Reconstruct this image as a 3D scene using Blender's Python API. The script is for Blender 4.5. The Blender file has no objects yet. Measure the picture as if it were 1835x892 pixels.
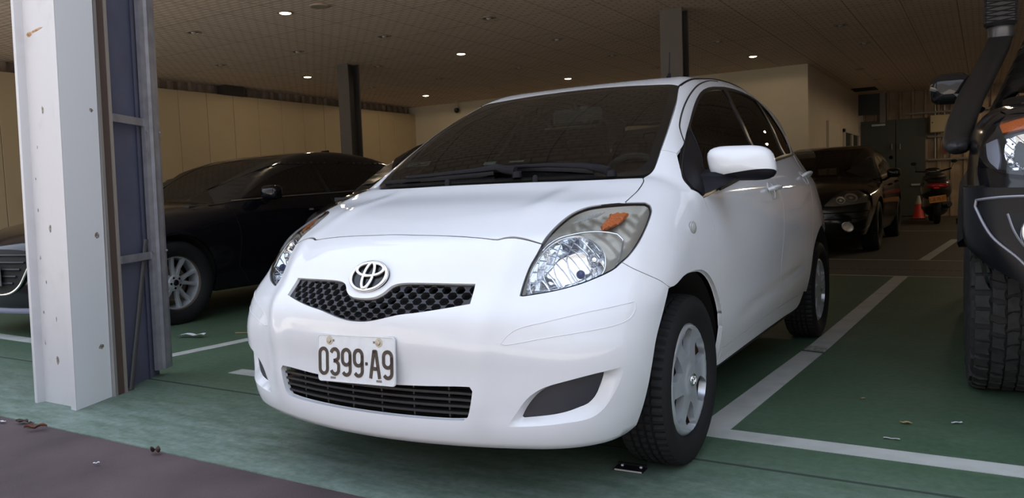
import bpy, bmesh, math, random
import numpy as np
from mathutils import Matrix, Vector
from mathutils.geometry import delaunay_2d_cdt

# ------------------------------------------------------------------ camera, sky, light, exposure
SC = bpy.context.scene
COL = SC.collection
CAM_POS = (1.677, -2.5718, 0.9509)
YAW, PITCH, ROLL, FPX = -0.54425, -0.07245, -0.03778, 1404.8
cy_, sy_ = math.cos(YAW), math.sin(YAW)
fw = Vector((sy_ * math.cos(PITCH), cy_ * math.cos(PITCH), math.sin(PITCH)))
rt = Vector((cy_, -sy_, 0.0))
up = rt.cross(fw)
r2 = rt * math.cos(ROLL) + up * math.sin(ROLL)
u2 = -rt * math.sin(ROLL) + up * math.cos(ROLL)
cam_data = bpy.data.cameras.new('camera')
cam = bpy.data.objects.new('camera', cam_data)
COL.objects.link(cam)
cam.matrix_world = Matrix(((r2.x, u2.x, -fw.x, CAM_POS[0]), (r2.y, u2.y, -fw.y, CAM_POS[1]),
                           (r2.z, u2.z, -fw.z, CAM_POS[2]), (0, 0, 0, 1)))
cam_data.sensor_width = 36.0
cam_data.lens = FPX / 1835 * 36.0
cam_data.clip_start = 0.05
cam_data.clip_end = 300
SC.camera = cam

world = bpy.data.worlds.new('sky')
SC.world = world
world.use_nodes = True
wn = world.node_tree.nodes
wl = world.node_tree.links
wn.clear()
SKY_STRENGTH = 1.42
w_out = wn.new('ShaderNodeOutputWorld')
w_bg = wn.new('ShaderNodeBackground')
w_bg.inputs['Strength'].default_value = SKY_STRENGTH
w_tc = wn.new('ShaderNodeTexCoord')
w_sep = wn.new('ShaderNodeSeparateXYZ')
w_rmp = wn.new('ShaderNodeValToRGB')
w_rmp.color_ramp.elements[0].position = 0.0
w_rmp.color_ramp.elements[0].color = (0.62, 0.66, 0.72, 1)
w_rmp.color_ramp.elements[1].position = 0.75
w_rmp.color_ramp.elements[1].color = (1.0, 1.13, 1.38, 1)
e_ = w_rmp.color_ramp.elements.new(0.22)
e_.color = (0.78, 0.85, 0.98, 1)
wl.new(w_tc.outputs['Generated'], w_sep.inputs[0])
wl.new(w_sep.outputs['Z'], w_rmp.inputs[0])
wl.new(w_rmp.outputs[0], w_bg.inputs['Color'])
wl.new(w_bg.outputs[0], w_out.inputs[0])

SC.view_settings.view_transform = 'Standard'
SC.view_settings.look = 'None'
SC.view_settings.gamma = 1.0
SC.view_settings.use_curve_mapping = False
SC.view_settings.exposure = 0.2
DOWNLIGHT_WATTS = 14.5
sun_data = bpy.data.lights.new('sun', 'SUN')
sun_data.energy = 15.0
sun_data.angle = math.radians(.6)
sun_data.color = (1.0, .94, .85)
sun = bpy.data.objects.new('sun', sun_data)
COL.objects.link(sun)
sun.rotation_euler = Vector((.12, -.56, -1.0)).to_track_quat('-Z', 'Y').to_euler()   # from behind the building, onto the street

# ------------------------------------------------------------------ object helpers
def tag(o, label=None, cat=None, group=None, kind=None):
    if label: o['label'] = label
    if cat: o['category'] = cat
    if group: o['group'] = group
    if kind: o['kind'] = kind
    return o

def empty(name, loc=(0, 0, 0), rz=0.0, label=None, cat=None, group=None):
    o = bpy.data.objects.new(name, None)
    COL.objects.link(o)
    o.location = loc
    o.rotation_euler = (0, 0, rz)
    o.empty_display_size = 0.1
    return tag(o, label, cat, group)

class MB:
    """collects shapes into one mesh; faces may carry per-corner normals"""
    def __init__(s):
        s.v, s.f, s.n = [], [], []
    def add(s, verts, faces, normals=None):
        b = len(s.v)
        s.v += [tuple(p) for p in verts]
        s.f += [tuple(i + b for i in f) for f in faces]
        s.n += list(normals) if normals is not None else [None] * len(faces)
        return s
    def box(s, x0, x1, y0, y1, z0, z1):
        v = [(x, y, z) for z in (z0, z1) for y in (y0, y1) for x in (x0, x1)]
        return s.add(v, [(0, 2, 3, 1), (4, 5, 7, 6), (0, 1, 5, 4), (2, 6, 7, 3), (0, 4, 6, 2), (1, 3, 7, 5)])
    def bbox(s, x0, x1, y0, y1, z0, z1, b=.004):
        """box with bevelled edges"""
        xs, ys, zs = (x0, x1), (y0, y1), (z0, z1)
        V, idx = [], {}
        for i in (0, 1):
            for j in (0, 1):
                for k in (0, 1):
                    P = [xs[i], ys[j], zs[k]]
                    sg = [1 if q == 0 else -1 for q in (i, j, k)]
                    for ax in range(3):
                        q = [P[a] + (sg[a] * b if a != ax else 0) for a in range(3)]
                        idx[(i, j, k, ax)] = len(V)
                        V.append(q)
        Fs = []
        for ax in range(3):
            a1, a2 = [(1, 2), (2, 0), (0, 1)][ax]
            for side in (0, 1):
                def key(p, q):
                    c = [0, 0, 0]; c[ax] = side; c[a1] = p; c[a2] = q
                    return idx[(c[0], c[1], c[2], ax)]
                f = [key(0, 0), key(1, 0), key(1, 1), key(0, 1)]
                Fs.append(f if side else f[::-1])
        for ax in range(3):
            a1, a2 = [(1, 2), (2, 0), (0, 1)][ax]
            for p in (0, 1):
                for q in (0, 1):
                    def key(t, w):
                        c = [0, 0, 0]; c[ax] = t; c[a1] = p; c[a2] = q
                        return idx[(c[0], c[1], c[2], w)]
                    f = [key(0, a1), key(1, a1), key(1, a2), key(0, a2)]
                    Fs.append(f if p == q else f[::-1])
        for i in (0, 1):
            for j in (0, 1):
                for k in (0, 1):
                    f = [idx[(i, j, k, a)] for a in range(3)]
                    Fs.append(f if (i + j + k) % 2 == 1 else f[::-1])
        return s.add(V, Fs)
    def tube(s, pts, r, n=10, closed=False, cap=True, squash=None):
        """round bar through points; r a number or one per point; squash (a,b) scales the section"""
        P = [Vector(p) for p in pts]
        m = len(P)
        R = r if hasattr(r, '__len__') else [r] * m
        prev = None
        V = []
        for i in range(m):
            if closed: t = P[(i + 1) % m] - P[i - 1]
            else: t = P[min(i + 1, m - 1)] - P[max(i - 1, 0)]
            t.normalize()
            if prev is None:
                a = Vector((0, 0, 1)) if abs(t.z) < .9 else Vector((1, 0, 0))
                x = t.cross(a).normalized()
            else:
                x = (prev - t * prev.dot(t)).normalized()
            prev = x
            y = t.cross(x)
            for k in range(n):
                an = 2 * math.pi * k / n
                sx, sy = (1, 1) if squash is None else squash
                V.append(P[i] + (x * math.cos(an) * sx + y * math.sin(an) * sy) * R[i])
        Fs = []
        for i in range(m if closed else m - 1):
            j = (i + 1) % m
            for k in range(n):
                k2 = (k + 1) % n
                Fs.append((i * n + k, i * n + k2, j * n + k2, j * n + k))
        if cap and not closed:
            Fs.append(tuple(range(n))[::-1])
            Fs.append(tuple((m - 1) * n + k for k in range(n)))
        return s.add(V, Fs)
    def lathe(s, prof, n=48, axis='z', c=(0, 0, 0), closed=False, fn=None):
        """prof: list of (radius, height); spun round an axis"""
        V, m = [], len(prof)
        for i in range(n):
            a = 2 * math.pi * i / n
            for j, (r, h) in enumerate(prof):
                if fn: r, h = fn(i, j, r, h)
                p, q = r * math.cos(a), r * math.sin(a)
                if axis == 'z': V.append((c[0] + p, c[1] + q, c[2] + h))
                elif axis == 'x': V.append((c[0] + h, c[1] + p, c[2] + q))
                else: V.append((c[0] + q, c[1] + h, c[2] + p))
        Fs = []
        for i in range(n):
            k = (i + 1) % n
            for j in range(m if closed else m - 1):
                l = (j + 1) % m
                Fs.append((i * m + j, k * m + j, k * m + l, i * m + l))
        return s.add(V, Fs)
    def prism(s, poly, h0, h1, axis='z'):
        """closed polygon (2-D) extruded along an axis"""
        n = len(poly)
        def put(a, b, h):
            return {'z': (a, b, h), 'x': (h, a, b), 'y': (b, h, a)}[axis]
        V = [put(a, b, h0) for a, b in poly] + [put(a, b, h1) for a, b in poly]
        ar = sum(poly[i][0] * poly[(i + 1) % n][1] - poly[(i + 1) % n][0] * poly[i][1] for i in range(n))
        Fs = [tuple(range(n))[::-1], tuple(range(n, 2 * n))] + [(i, (i + 1) % n, n + (i + 1) % n, n + i) for i in range(n)]
        if (ar < 0) != (h1 < h0): Fs = [f[::-1] for f in Fs]
        return s.add(V, Fs)
    def mirrored(s):
        o = MB()
        o.v = [(-x, y, z) for x, y, z in s.v]
        o.f = [f[::-1] for f in s.f]
        o.n = [None if n is None else [(-a, b, c) for a, b, c in n][::-1] for n in s.n]
        return o
    def moved(s, M):
        o = MB()
        o.v = [tuple(M @ Vector(p)) for p in s.v]
        N = M.to_3x3()
        o.f = list(s.f)
        o.n = [None if n is None else [tuple(N @ Vector(q)) for q in n] for n in s.n]
        return o
    def join(s, o):
        return s.add(o.v, o.f, o.n)
    def build(s, name, mat, parent=None, smooth=40, loc=(0, 0, 0), kind=None, label=None):
        me = bpy.data.meshes.new(name)
        me.from_pydata(s.v, [], s.f)
        me.validate(verbose=False)
        if mat is not None: me.materials.append(mat)
        if len(me.polygons) == len(s.f):
            if any(n is not None for n in s.n):
                me.polygons.foreach_set('use_smooth', [True] * len(me.polygons))
                L = []
                for p, n in zip(me.polygons, s.n):
                    if n is None: L += [tuple(p.normal)] * p.loop_total
                    else: L += [tuple(q) for q in n]
                me.normals_split_custom_set(L)
            elif smooth:
                me.polygons.foreach_set('use_smooth', [True] * len(me.polygons))
                me.set_sharp_from_angle(angle=math.radians(smooth))
        me.update()
        o = bpy.data.objects.new(name, me)
        COL.objects.link(o)
        o.location = loc
        if parent is not None: o.parent = parent
        return tag(o, label=label, kind=kind)

def kids(o): return [c for c in o.children]
def copy_tree(o, parent=None):
    c = o.copy()
    COL.objects.link(c)
    if parent is not None: c.parent = parent
    for ch in kids(o): copy_tree(ch, c)
    return c

# ------------------------------------------------------------------ materials
MATS = {}
def nd(nt, t, **kw):
    n = nt.nodes.new(t)
    for k, v in kw.items():
        if k in n.inputs: n.inputs[k].default_value = v
        else: setattr(n, k, v)
    return n
def mat(name, col, rough=.5, metal=0.0, coat=0.0, spec=.5, bump=None, emit=None, noise=None, coat_rough=.03):
    if name in MATS: return MATS[name]
    m = bpy.data.materials.new(name)
    m.use_nodes = True
    nt = m.node_tree
    b = nt.nodes['Principled BSDF']
    b.inputs['Base Color'].default_value = (*col, 1)
    b.inputs['Roughness'].default_value = rough
    b.inputs['Metallic'].default_value = metal
    b.inputs['Coat Weight'].default_value = coat
    b.inputs['Coat Roughness'].default_value = coat_rough
    b.inputs['Specular IOR Level'].default_value = spec
    if emit:
        b.inputs['Emission Color'].default_value = (*emit[0], 1)
        b.inputs['Emission Strength'].default_value = emit[1]
    tc = None
    if noise or bump: tc = nd(nt, 'ShaderNodeTexCoord')
    if noise:   # (scale, second colour, low, high)
        nz = nd(nt, 'ShaderNodeTexNoise', Scale=noise[0], Detail=6.0)
        rp = nd(nt, 'ShaderNodeValToRGB')
        rp.color_ramp.elements[0].position = noise[2]
        rp.color_ramp.elements[1].position = noise[3]
        rp.color_ramp.elements[0].color = (*col, 1)
        rp.color_ramp.elements[1].color = (*noise[1], 1)
        nt.links.new(tc.outputs['Object'], nz.inputs['Vector'])
        nt.links.new(nz.outputs['Fac'], rp.inputs[0])
        nt.links.new(rp.outputs[0], b.inputs['Base Color'])
    if bump:    # (scale, strength, distance)
        nz = nd(nt, 'ShaderNodeTexNoise', Scale=bump[0], Detail=3.0)
        bp = nd(nt, 'ShaderNodeBump', Strength=bump[1], Distance=bump[2])
        nt.links.new(tc.outputs['Object'], nz.inputs['Vector'])
        nt.links.new(nz.outputs['Fac'], bp.inputs['Height'])
        nt.links.new(bp.outputs[0], b.inputs['Normal'])
    MATS[name] = m
    return m
def glass(name, tint, ior=1.5, rough=0.0):
    """thin pane: tinted see-through plus mirror reflection by Fresnel"""
    if name in MATS: return MATS[name]
    m = bpy.data.materials.new(name)
    m.use_nodes = True
    nt = m.node_tree
    nt.nodes.clear()
    out = nd(nt, 'ShaderNodeOutputMaterial')
    mx = nd(nt, 'ShaderNodeMixShader')
    fr = nd(nt, 'ShaderNodeFresnel', IOR=ior)
    tr = nd(nt, 'ShaderNodeBsdfTransparent')
    tr.inputs['Color'].default_value = (*tint, 1)
    gl = nd(nt, 'ShaderNodeBsdfGlossy', Roughness=rough)
    nt.links.new(fr.outputs[0], mx.inputs[0])
    nt.links.new(tr.outputs[0], mx.inputs[1])
    nt.links.new(gl.outputs[0], mx.inputs[2])
    nt.links.new(mx.outputs[0], out.inputs[0])
    MATS[name] = m
    return m

# ------------------------------------------------------------------ surface modelling: panels lifted onto an implicit body
def spl(xs, ys):
    xs = np.array(xs, float); ys = np.array(ys, float); n = len(xs)
    h = np.diff(xs); d = np.diff(ys) / h
    m = np.zeros(n)
    m[1:-1] = (d[:-1] * h[1:] + d[1:] * h[:-1]) / (h[:-1] + h[1:]); m[0] = d[0]; m[-1] = d[-1]
    def f(x):
        x = np.asarray(x, float)
        i = np.clip(np.searchsorted(xs, x) - 1, 0, n - 2)
        t = (x - xs[i]) / h[i]
        c = np.clip(t, 0, 1)
        a = ys[i] * (1 + 2 * c) * (1 - c) ** 2 + h[i] * m[i] * c * (1 - c) ** 2 + ys[i + 1] * c ** 2 * (3 - 2 * c) + h[i] * m[i + 1] * c ** 2 * (c - 1)
        return a + np.where(t < 0, (x - xs[0]) * m[0], 0) + np.where(t > 1, (x - xs[-1]) * m[-1], 0)
    return f
def smax(a, b, k):
    h = np.clip(.5 + .5 * (a - b) / k, 0, 1)
    return b + (a - b) * h + k * h * (1 - h)
def sst(a, b, x):
    t = np.clip((x - a) / (b - a), 0, 1)
    return t * t * (3 - 2 * t)
def grad(F, P, e=2e-4):
    g = np.stack([F(*(P + e * np.eye(3)[i]).T) - F(*(P - e * np.eye(3)[i]).T) for i in range(3)], 1)
    return g / (np.linalg.norm(g, axis=1, keepdims=True) + 1e-12)
def lift(F, o, d, L, n=56):
    """first outside-to-inside crossing of F along each ray (closest approach where it misses)"""
    N = len(o)
    ts = np.linspace(0, L, n)
    val = np.stack([F(*(o + d * t).T) for t in ts], 1)
    cross = (val[:, :-1] > 0) & (val[:, 1:] <= 0)
    has = cross.any(1)
    k = np.where(has, cross.argmax(1), np.clip(np.abs(val).argmin(1), 0, n - 2))
    a, b = ts[k].copy(), ts[k + 1].copy()
    for _ in range(24):
        m = (a + b) / 2
        v = F(*(o + d * m[:, None]).T)
        a = np.where(v > 0, m, a); b = np.where(v > 0, b, m)
    t = np.where(has, (a + b) / 2, ts[np.abs(val).argmin(1)])
    return o + d * t[:, None]
class Planar:
    def __init__(s, c, n, L=.8, back=.4, vert=(0, 0, 1)):
        s.c = np.array(c, float)
        s.n = np.array(n, float); s.n /= np.linalg.norm(s.n)
        v = np.array(vert, float); v = v - s.n * (v @ s.n); s.v = v / np.linalg.norm(v)
        s.u = np.cross(s.v, s.n); s.L = L; s.back = back
    def uv(s, P):
        q = np.asarray(P, float) - s.c
        return np.stack([q @ s.u, q @ s.v], 1)
    def rays(s, uv):
        o = s.c + uv[:, :1] * s.u + uv[:, 1:] * s.v + s.n * s.back
        return o, np.tile(-s.n, (len(uv), 1))
class CylZ:
    """horizontal rays towards a vertical axis; face=-1 looks at the front (-y), +1 at the rear"""
    def __init__(s, cx, cy, face=-1, R=1.0, far=1.6):
        s.cx, s.cy, s.s, s.R, s.L = cx, cy, face, R, far - .05
        s.far = far
    def uv(s, P):
        P = np.asarray(P, float)
        x, y = P[:, 0] - s.cx, P[:, 1] - s.cy
        return np.stack([s.R * np.arctan2(-s.s * x, s.s * y), P[:, 2]], 1)
    def rays(s, uv):
        a = uv[:, 0] / s.R
        dr = np.stack([-s.s * np.sin(a), s.s * np.cos(a), 0 * a], 1)
        o = np.stack([s.cx + 0 * a, s.cy + 0 * a, uv[:, 1]], 1) + dr * s.far
        return o, -dr
class CylY:
    """rays across the car towards an axis that runs along it"""
    def __init__(s, cx, cz, R=.6, far=1.2):
        s.cx, s.cz, s.R, s.far, s.L = cx, cz, R, far, far - .02
    def uv(s, P):
        P = np.asarray(P, float)
        return np.stack([P[:, 1], s.R * np.arctan2(P[:, 2] - s.cz, P[:, 0] - s.cx)], 1)
    def rays(s, uv):
        a = uv[:, 1] / s.R
        dr = np.stack([np.cos(a), 0 * a, np.sin(a)], 1)
        o = np.stack([s.cx + 0 * a, uv[:, 0], s.cz + 0 * a], 1) + dr * s.far
        return o, -dr
def smooth_loop(P, step, closed=True, corner=38):
    """Catmull-Rom through the points, keeping sharp corners, resampled about every step"""
    P = np.asarray(P, float); n = len(P)
    out = []
    def cnr(i):
        if not closed and i in (0, n - 1): return True
        a = P[i] - P[i - 1]; b = P[(i + 1) % n] - P[i]
        c = (a @ b) / (np.linalg.norm(a) * np.linalg.norm(b) + 1e-12)
        return math.degrees(math.acos(max(-1, min(1, c)))) > corner
    cs = [cnr(i) for i in range(n)]
    for i in range(n if closed else n - 1):
        j = (i + 1) % n
        p1, p2 = P[i], P[j]
        L = np.linalg.norm(p2 - p1)
        p0 = P[i - 1] if not cs[i] else 2 * p1 - p2
        p3 = P[(j + 1) % n] if not cs[j] else 2 * p2 - p1
        m1 = (p2 - p0); m2 = (p3 - p1)
        l0 = np.linalg.norm(p1 - p0) + L; l2 = np.linalg.norm(p3 - p2) + L
        m1 = m1 / l0 * L; m2 = m2 / l2 * L
        k = max(1, int(math.ceil(L / step)))
        for q in range(k):
            t = q / k
            out.append((2 * t ** 3 - 3 * t ** 2 + 1) * p1 + (t ** 3 - 2 * t ** 2 + t) * m1 + (-2 * t ** 3 + 3 * t ** 2) * p2 + (t ** 3 - t ** 2) * m2)
    if not closed: out.append(P[-1])
    return np.array(out)
def poly_area(p):
    return .5 * np.sum(p[:, 0] * np.roll(p[:, 1], -1) - np.roll(p[:, 0], -1) * p[:, 1])
def inset(p, g):
    """move a counter-clockwise loop inwards by g"""
    if g == 0: return p
    a = p - np.roll(p, 1, 0); b = np.roll(p, -1, 0) - p
    na = np.stack([-a[:, 1], a[:, 0]], 1); nb = np.stack([-b[:, 1], b[:, 0]], 1)
    na /= np.linalg.norm(na, axis=1, keepdims=True) + 1e-12
    nb /= np.linalg.norm(nb, axis=1, keepdims=True) + 1e-12
    m = na + nb
    den = np.clip((m * m).sum(1, keepdims=True) / 2, .35, None)
    return p + g * m / den
def inside(p, poly):
    x, y = p[:, 0][:, None], p[:, 1][:, None]
    a, b = poly, np.roll(poly, -1, 0)
    c = (a[:, 1] > y) != (b[:, 1] > y)
    xi = (b[:, 0] - a[:, 0]) * (y - a[:, 1]) / (b[:, 1] - a[:, 1] + 1e-15) + a[:, 0]
    return ((c & (x < xi)).sum(1) % 2) == 1
def seg_dist(p, poly):
    best = np.full(len(p), 9.0)
    for a, b in zip(poly, np.roll(poly, -1, 0)):
        ab = b - a
        t = np.clip(((p - a) @ ab) / (ab @ ab + 1e-15), 0, 1)
        best = np.minimum(best, np.linalg.norm(p - a - t[:, None] * ab, axis=1))
    return best
def panel(F, frame, outline, res=.025, gap=0.0, off=0.0, depth=.012, flange=.006, holes=(), hole_gap=0.0,
          hole_depth=None, edge=None, raw=False, corner=38, shade=None):
    """triangulated sheet that follows F inside an outline, with turned-in edges. Returns an MB."""
    edge = edge or res
    def loop(P, g, hole):
        P = np.asarray(P, float)
        if P.shape[1] == 3:
            if not raw: P = smooth_loop(P, edge, corner=corner)
            q = frame.uv(P)
        else: q = P
        if poly_area(q) < 0: q = q[::-1]
        return inset(q, -g if hole else g)
    out = loop(outline, gap, False)
    hs = [loop(h, hole_gap, True) for h in holes]
    lo, hi = out.min(0), out.max(0)
    xs = np.arange(lo[0], hi[0] + res, res); ys = np.arange(lo[1], hi[1] + res, res * .866)
    X, Y = np.meshgrid(xs, ys)
    X = X + (np.arange(len(ys)) % 2)[:, None] * res * .5
    g = np.stack([X.ravel(), Y.ravel()], 1)
    g = g[inside(g, out)]
    g = g[seg_dist(g, out) > res * .45]
    for h in hs:
        g = g[~inside(g, h)]
        near = ((g > h.min(0) - res) & (g < h.max(0) + res)).all(1)
        if near.any():
            ok = np.ones(len(g), bool)
            ok[near] = seg_dist(g[near], h) > res * .45
            g = g[ok]
    pts, edges = [], []
    for l in [out] + hs:
        b = len(pts); pts += [tuple(p) for p in l]
        edges += [(b + i, b + (i + 1) % len(l)) for i in range(len(l))]
    pts += [tuple(p) for p in g]
    r = delaunay_2d_cdt([Vector(p) for p in pts], edges, [], 0, 1e-7)
    V2 = np.array([tuple(v) for v in r[0]])
    T = np.array([f if len(f) == 3 else f[:3] for f in r[2]])
    c = V2[T].mean(1)
    keep = inside(c, out)
    for h in hs: keep &= ~inside(c, h)
    T = T[keep]
    ar = (V2[T[:, 1], 0] - V2[T[:, 0], 0]) * (V2[T[:, 2], 1] - V2[T[:, 0], 1]) - (V2[T[:, 2], 0] - V2[T[:, 0], 0]) * (V2[T[:, 1], 1] - V2[T[:, 0], 1])
    T[ar < 0] = T[ar < 0][:, ::-1]
    T = T[np.abs(ar) > 1e-12]
    used = np.unique(T)
    mp = np.full(len(V2), -1); mp[used] = np.arange(len(used))
    V2 = V2[used]; T = mp[T]
    o, d = frame.rays(V2)
    P = lift(F, o, d, frame.L + getattr(frame, 'back', 0) * 0)
    N = grad(F, P)
    flip = (N * d).sum(1) > 0
    N[flip] *= -1
    if callable(off):
        P = P + N * off(V2, P)[:, None]
        fn = np.cross(P[T[:, 1]] - P[T[:, 0]], P[T[:, 2]] - P[T[:, 0]])
        N = np.zeros_like(P)
        for k in range(3): np.add.at(N, T[:, k], fn)
        N /= np.linalg.norm(N, axis=1, keepdims=True) + 1e-12
    else:
        P = P + N * off
    if shade is not None: N = shade(P, N)
    mb = MB()
    Nl = [tuple(x) for x in N]
    mb.add(P, [tuple(int(i) for i in t) for t in T], [[Nl[i] for i in t] for t in T])
    if depth:
        ed = {}
        for t in T:
            for a, b in ((t[0], t[1]), (t[1], t[2]), (t[2], t[0])): ed[(int(a), int(b))] = 1
        bd = [(a, b) for a, b in ed if (b, a) not in ed]
        nxt = {a: b for a, b in bd}; prv = {b: a for a, b in bd}
        hole_v = set()
        if hole_depth is not None and hs:
            for h in hs:
                hh = [tuple(np.round(q, 6)) for q in h]
                S = set(hh)
                for a, b in bd:
                    if tuple(np.round(V2[a], 6)) in S: hole_v.add(a)
        ids = {}
        RV = []; FL = []
        for a in nxt:
            if a not in prv: continue
            e1 = P[a] - P[prv[a]]; e2 = P[nxt[a]] - P[a]
            e = e1 / (np.linalg.norm(e1) + 1e-12) + e2 / (np.linalg.norm(e2) + 1e-12)
            tt = np.cross(e, N[a]); tt /= np.linalg.norm(tt) + 1e-12
            dp = hole_depth if a in hole_v else depth
            q = P[a] - N[a] * dp
            ids[a] = (len(RV), tt); RV.append(q)
            FL.append(q + tt * (.001 if a in hole_v else flange))
        b0 = len(P); n1 = len(RV)
        VV = [tuple(p) for p in P] + [tuple(q) for q in RV] + [tuple(q) for q in FL]
        fs, ns = [], []
        for a, b in bd:
            if a not in ids or b not in ids: continue
            ia, ta = ids[a]; ib, tb = ids[b]
            fs.append((b, a, b0 + ia, b0 + ib)); ns.append([tuple(tb), tuple(ta), tuple(ta), tuple(tb)])
            if flange:
                fs.append((b0 + ib, b0 + ia, b0 + n1 + ia, b0 + n1 + ib))
                ns.append([Nl[b], Nl[a], Nl[a], Nl[b]])
        m2 = MB(); m2.v = VV; m2.f = mb.f + fs; m2.n = mb.n + ns
        mb = m2
    return mb
def strip_between(A, B):
    """sheet between two loops of equal length"""
    n = len(A)
    return MB().add(list(A) + list(B), [(i, (i + 1) % n, n + (i + 1) % n, n + i) for i in range(n)])
def ribbon(pts, w, closed=False):
    """flat outline (2-D loop) of a stroke with the given width"""
    P = np.asarray(pts, float); n = len(P)
    L, R = [], []
    for i in range(n):
        if closed: t0 = P[i] - P[i - 1]; t1 = P[(i + 1) % n] - P[i]
        else:
            t0 = P[i] - P[i - 1] if i else P[1] - P[0]
            t1 = P[i + 1] - P[i] if i < n - 1 else t0
        t0 = t0 / np.linalg.norm(t0); t1 = t1 / np.linalg.norm(t1)
        m = np.array([-(t0[1] + t1[1]), t0[0] + t1[0]])
        m = m / max((m @ m) / 2, .5) 
        L.append(P[i] + m * w / 2); R.append(P[i] - m * w / 2)
    return L, R
def stroke(mb, pts, w, h0, h1, put, closed=False):
    """raised stroke: a ribbon given thickness; put(a, b, h) places it in space"""
    L, R = ribbon(pts, w, closed)
    n = len(L)
    V = [put(p[0], p[1], h1) for p in L] + [put(p[0], p[1], h1) for p in R] + [put(p[0], p[1], h0) for p in L] + [put(p[0], p[1], h0) for p in R]
    Fs = []
    for i in range(n if closed else n - 1):
        j = (i + 1) % n
        Fs += [(i, n + i, n + j, j), (i, j, 2 * n + j, 2 * n + i), (n + i, 3 * n + i, 3 * n + j, n + j)]
    if not closed: Fs += [(0, 2 * n, 3 * n, n), (n - 1, 2 * n - 1, 4 * n - 1, 3 * n - 1)]
    mb.add(V, Fs)
def arc(cx, cy, rx, ry, a0, a1, n=12):
    return [(cx + rx * math.cos(math.radians(a0 + (a1 - a0) * i / n)), cy + ry * math.sin(math.radians(a0 + (a1 - a0) * i / n))) for i in range(n + 1)]

# ------------------------------------------------------------------ the building
H_CEIL = 3.0
def floor_mat():
    m = bpy.data.materials.new('green_epoxy')
    m.use_nodes = True
    nt = m.node_tree; L = nt.links
    b = nt.nodes['Principled BSDF']
    tc = nd(nt, 'ShaderNodeTexCoord')
    n1 = nd(nt, 'ShaderNodeTexNoise', Scale=1.3, Detail=8.0, Roughness=.65)
    n2 = nd(nt, 'ShaderNodeTexNoise', Scale=28.0, Detail=6.0, Roughness=.7)
    L.new(tc.outputs['Object'], n1.inputs['Vector']); L.new(tc.outputs['Object'], n2.inputs['Vector'])
    r1 = nd(nt, 'ShaderNodeValToRGB')
    r1.color_ramp.elements[0].position = .3; r1.color_ramp.elements[1].position = .72
    r1.color_ramp.elements[0].color = (.052, .098, .058, 1)
    r1.color_ramp.elements[1].color = (.085, .140, .090, 1)
    L.new(n1.outputs['Fac'], r1.inputs[0])
    # scuffed apron along the doorway; its brighter light is painted in as paler grey-green
    sep = nd(nt, 'ShaderNodeSeparateXYZ'); L.new(tc.outputs['Object'], sep.inputs[0])
    mr = nd(nt, 'ShaderNodeMapRange'); mr.inputs['From Min'].default_value = .25; mr.inputs['From Max'].default_value = -.55
    L.new(sep.outputs['Y'], mr.inputs['Value'])
    mul = nd(nt, 'ShaderNodeMath', operation='MULTIPLY'); L.new(mr.outputs[0], mul.inputs[0])
    r2 = nd(nt, 'ShaderNodeValToRGB'); r2.color_ramp.elements[0].position = .25; r2.color_ramp.elements[1].position = .6
    mp = nd(nt, 'ShaderNodeMapping'); mp.inputs['Scale'].default_value = (1.2, 5.0, 1)
    n3 = nd(nt, 'ShaderNodeTexNoise', Scale=3.0, Detail=7.0, Roughness=.7)
    L.new(tc.outputs['Object'], mp.inputs[0]); L.new(mp.outputs[0], n3.inputs['Vector'])
    L.new(n3.outputs['Fac'], r2.inputs[0]); L.new(r2.outputs[0], mul.inputs[1])
    mx = nd(nt, 'ShaderNodeMix', data_type='RGBA')
    L.new(mul.outputs[0], mx.inputs['Factor']); L.new(r1.outputs[0], mx.inputs['A'])
    mx.inputs['B'].default_value = (.19, .245, .215, 1)
    # fine specks
    r3 = nd(nt, 'ShaderNodeValToRGB'); r3.color_ramp.elements[0].position = .35; r3.color_ramp.elements[1].position = .7
    r3.color_ramp.elements[0].color = (.75, .75, .75, 1); r3.color_ramp.elements[1].color = (1.12, 1.12, 1.12, 1)
    L.new(n2.outputs['Fac'], r3.inputs[0])
    m2 = nd(nt, 'ShaderNodeMix', data_type='RGBA', blend_type='MULTIPLY'); m2.inputs['Factor'].default_value = 1
    L.new(mx.outputs['Result'], m2.inputs['A']); L.new(r3.outputs[0], m2.inputs['B'])
    L.new(m2.outputs['Result'], b.inputs['Base Color'])
    b.inputs['Roughness'].default_value = .55
    b.inputs['Specular IOR Level'].default_value = .3
    bp = nd(nt, 'ShaderNodeBump', Strength=.12, Distance=.004)
    L.new(n2.outputs['Fac'], bp.inputs['Height']); L.new(bp.outputs[0], b.inputs['Normal'])
    return m
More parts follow.
